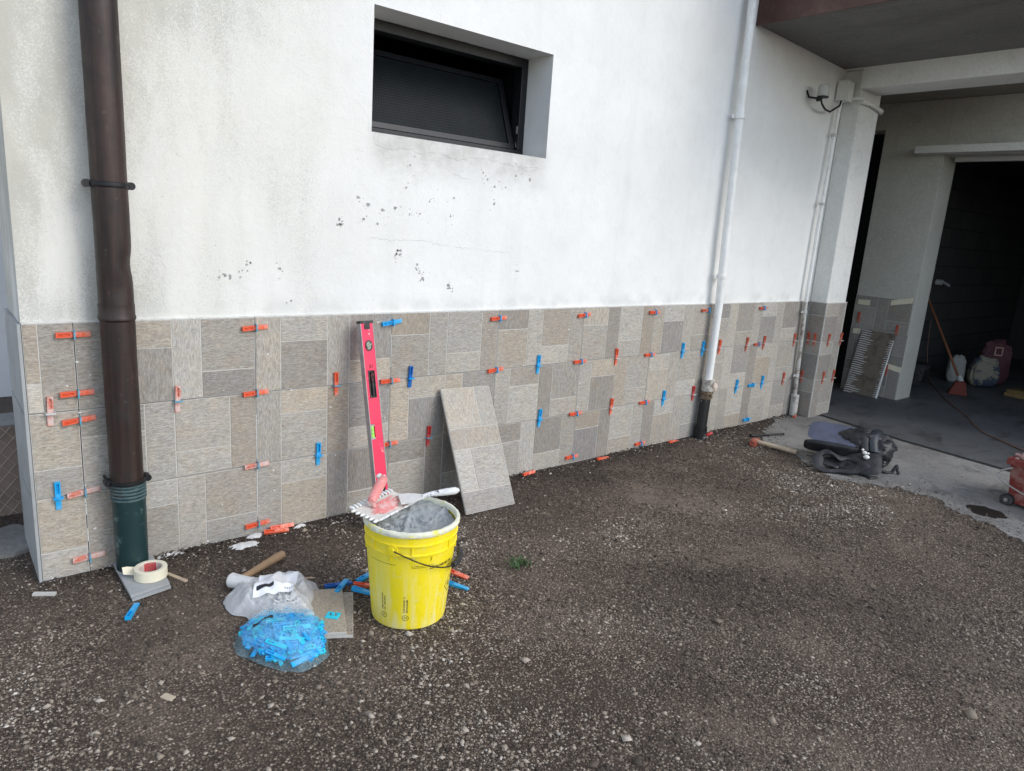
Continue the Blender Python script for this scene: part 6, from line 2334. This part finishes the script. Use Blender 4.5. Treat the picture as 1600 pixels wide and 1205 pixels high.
# larger pale stones at the lower left and along the apron edge
n_ = 5200
x = rg.uniform(-0.8, 3.4, n_)
y = rg.uniform(-2.6, -0.2, n_)
m_ = (y > -1.3 - 0.72 * x) & (rg.random(n_) < 0.15 + 0.55 * (x < 0.4) + 0.3 * (np.sin(x * 3 + y * 2.2) > 0.6))
x, y = x[m_], y[m_]
rad = rg.uniform(0.0035, 0.0080, len(x))
o = stones('gravel', np.stack([x, y, ghv(x, y) + rad * 0.15], 1), rad, rg.uniform(0.3, 0.88, len(x)), seed=4)
tag(o, 'larger pale stones scattered on the asphalt in the foreground left', 'stones', kind='stuff')
# crumbs of dark soil and white adhesive at the wall foot, grit over the apron
n_ = 15000
x = rg.uniform(-0.16, 4.9, n_)
y = -np.abs(rg.exponential(0.045, n_)) - 0.004
rad = np.clip(np.exp(rg.normal(math.log(0.0028), 0.5, n_)), 0.001, 0.009)
tone = rg.beta(1.0, 3.0, n_) * 0.7
w_ = rg.random(n_) < 0.05
tone[w_] = 1.0
zz_ = np.maximum(0, 0.018 * np.exp(y / 0.04) * (0.5 + 0.5 * np.sin(x * 7))) * rg.random(n_) + rad * 0.3
o = stones('wall_foot_debris', np.stack([x, y, zz_], 1), rad, tone, seed=6)
tag(o, 'dark crumbs and flecks of dried adhesive along the wall foot', 'debris', kind='stuff')
n_ = 26000
x = rg.uniform(3.2, 5.6, n_)
y = rg.uniform(-2.4, -0.06, n_)
rad = np.clip(np.exp(rg.normal(math.log(0.0023), 0.5, n_)), 0.001, 0.007)
tone = rg.beta(1.2, 2.4, n_)
tone[rg.random(n_) < 0.06] = 1.0
apx = np.interp(-y, [0.0, 0.16, 0.4, 0.6, 0.95, 1.25, 1.7, 2.4, 3.2], [4.40, 4.25, 3.90, 3.80, 3.58, 3.83, 3.68, 3.50, 3.3])
kp = rg.random(n_) < np.where(x < apx - 0.1, 0, np.clip(np.exp(-(x - apx - 0.05) / 0.10), 0.02, 1))
o = stones('grit', np.stack([x, y, np.full(n_, 0.0052) + rad * 0.2], 1)[kp], rad[kp], tone[kp], seed=9)
tag(o, 'sparse grit and crumbs strewn over the concrete apron', 'grit', kind='stuff')

# weed
wd_ = thing('weed', 'small green weed growing from the asphalt right of the bucket', 'plant', (1.345, -0.80, 0))
rs = random.Random(31)
for k in range(34):
    a = rs.uniform(0, 2 * math.pi)
    L_ = rs.uniform(0.02, 0.055)
    r0 = rs.uniform(0, 0.045)
    bx_, by_ = 1.345 + r0 * math.cos(a * 3), -0.80 + r0 * math.sin(a * 3)
    w_ = rs.uniform(0.0025, 0.005)
    mb = MB()
    vs = []
    for i in range(5):
        t = i / 4
        zz_ = 0.001 + 0.022 * math.sin(t * 2.2) * (L_ / 0.04)
        ww_ = w_ * math.sin(math.pi * (0.15 + 0.85 * t)) + 0.0003
        cx_, cy_ = bx_ + L_ * t * math.cos(a), by_ + L_ * t * math.sin(a)
        vs += [(cx_ - ww_ * math.sin(a), cy_ + ww_ * math.cos(a), zz_), (cx_ + ww_ * math.sin(a), cy_ - ww_ * math.cos(a), zz_ + 0.001)]
    mb.add(vs, [(2 * i, 2 * i + 2, 2 * i + 3, 2 * i + 1) for i in range(4)])
    mb.build('leaf', 'leaf', wd_, smooth=True)
def stem_path(name, pts, r, mat, label):
    m_ = MB()
    m_.tube([(p[0], p[1], gh(p[0], p[1]) + p[2]) for p in pts], r, 6)
    o_ = m_.build(name, mat, loc=(pts[0][0], pts[0][1], 0), smooth=True)
    return tag(o_, label, 'stem')
stem_path('dry_stem', [(1.46, -0.83, .004), (1.55, -0.86, .012), (1.62, -0.91, .006), (1.66, -0.95, .004)], 0.0008, 'straw', 'dry brownish stem trailing right of the green weed')
stem_path('dry_stem', [(2.62, -0.62, .006), (2.78, -0.70, .016), (2.90, -0.86, .010), (2.95, -1.02, .006)], 0.0009, 'straw', 'curved dry twig on the asphalt in front of the backpack')
stem_path('dry_stem', [(2.35, -0.74, .006), (2.50, -0.70, .014), (2.60, -0.64, .006)], 0.0008, 'straw', 'short straight dry twig in the middle of the asphalt')

# oily wet patches
def wetpatch(cx, cy, sx, sy, ang, seed, z, label):
    pts = []
    for k in range(60):
        a = 2 * math.pi * k / 60
        rr = 1 + 0.30 * noise.noise(Vector((math.cos(a) * 1.3 + seed, math.sin(a) * 1.3, 0))) + 0.12 * noise.noise(Vector((math.cos(a) * 5 + seed, math.sin(a) * 5, 3)))
        u, v = sx * rr * math.cos(a), sy * rr * math.sin(a)
        pts.append((cx + u * math.cos(R(ang)) - v * math.sin(R(ang)), cy + u * math.sin(R(ang)) + v * math.cos(R(ang))))
    m_ = MB()
    m_.prism(pts, z, z + 0.0015)
    o_ = m_.build('wet_patch', 'wet', loc=(cx, cy, z))
    tag(o_, label, 'stain', kind='stuff')
wetpatch(3.86, -1.67, 0.085, 0.085, 65, 4, 0.0052, 'dark wet patch on the concrete in front of the red tub')
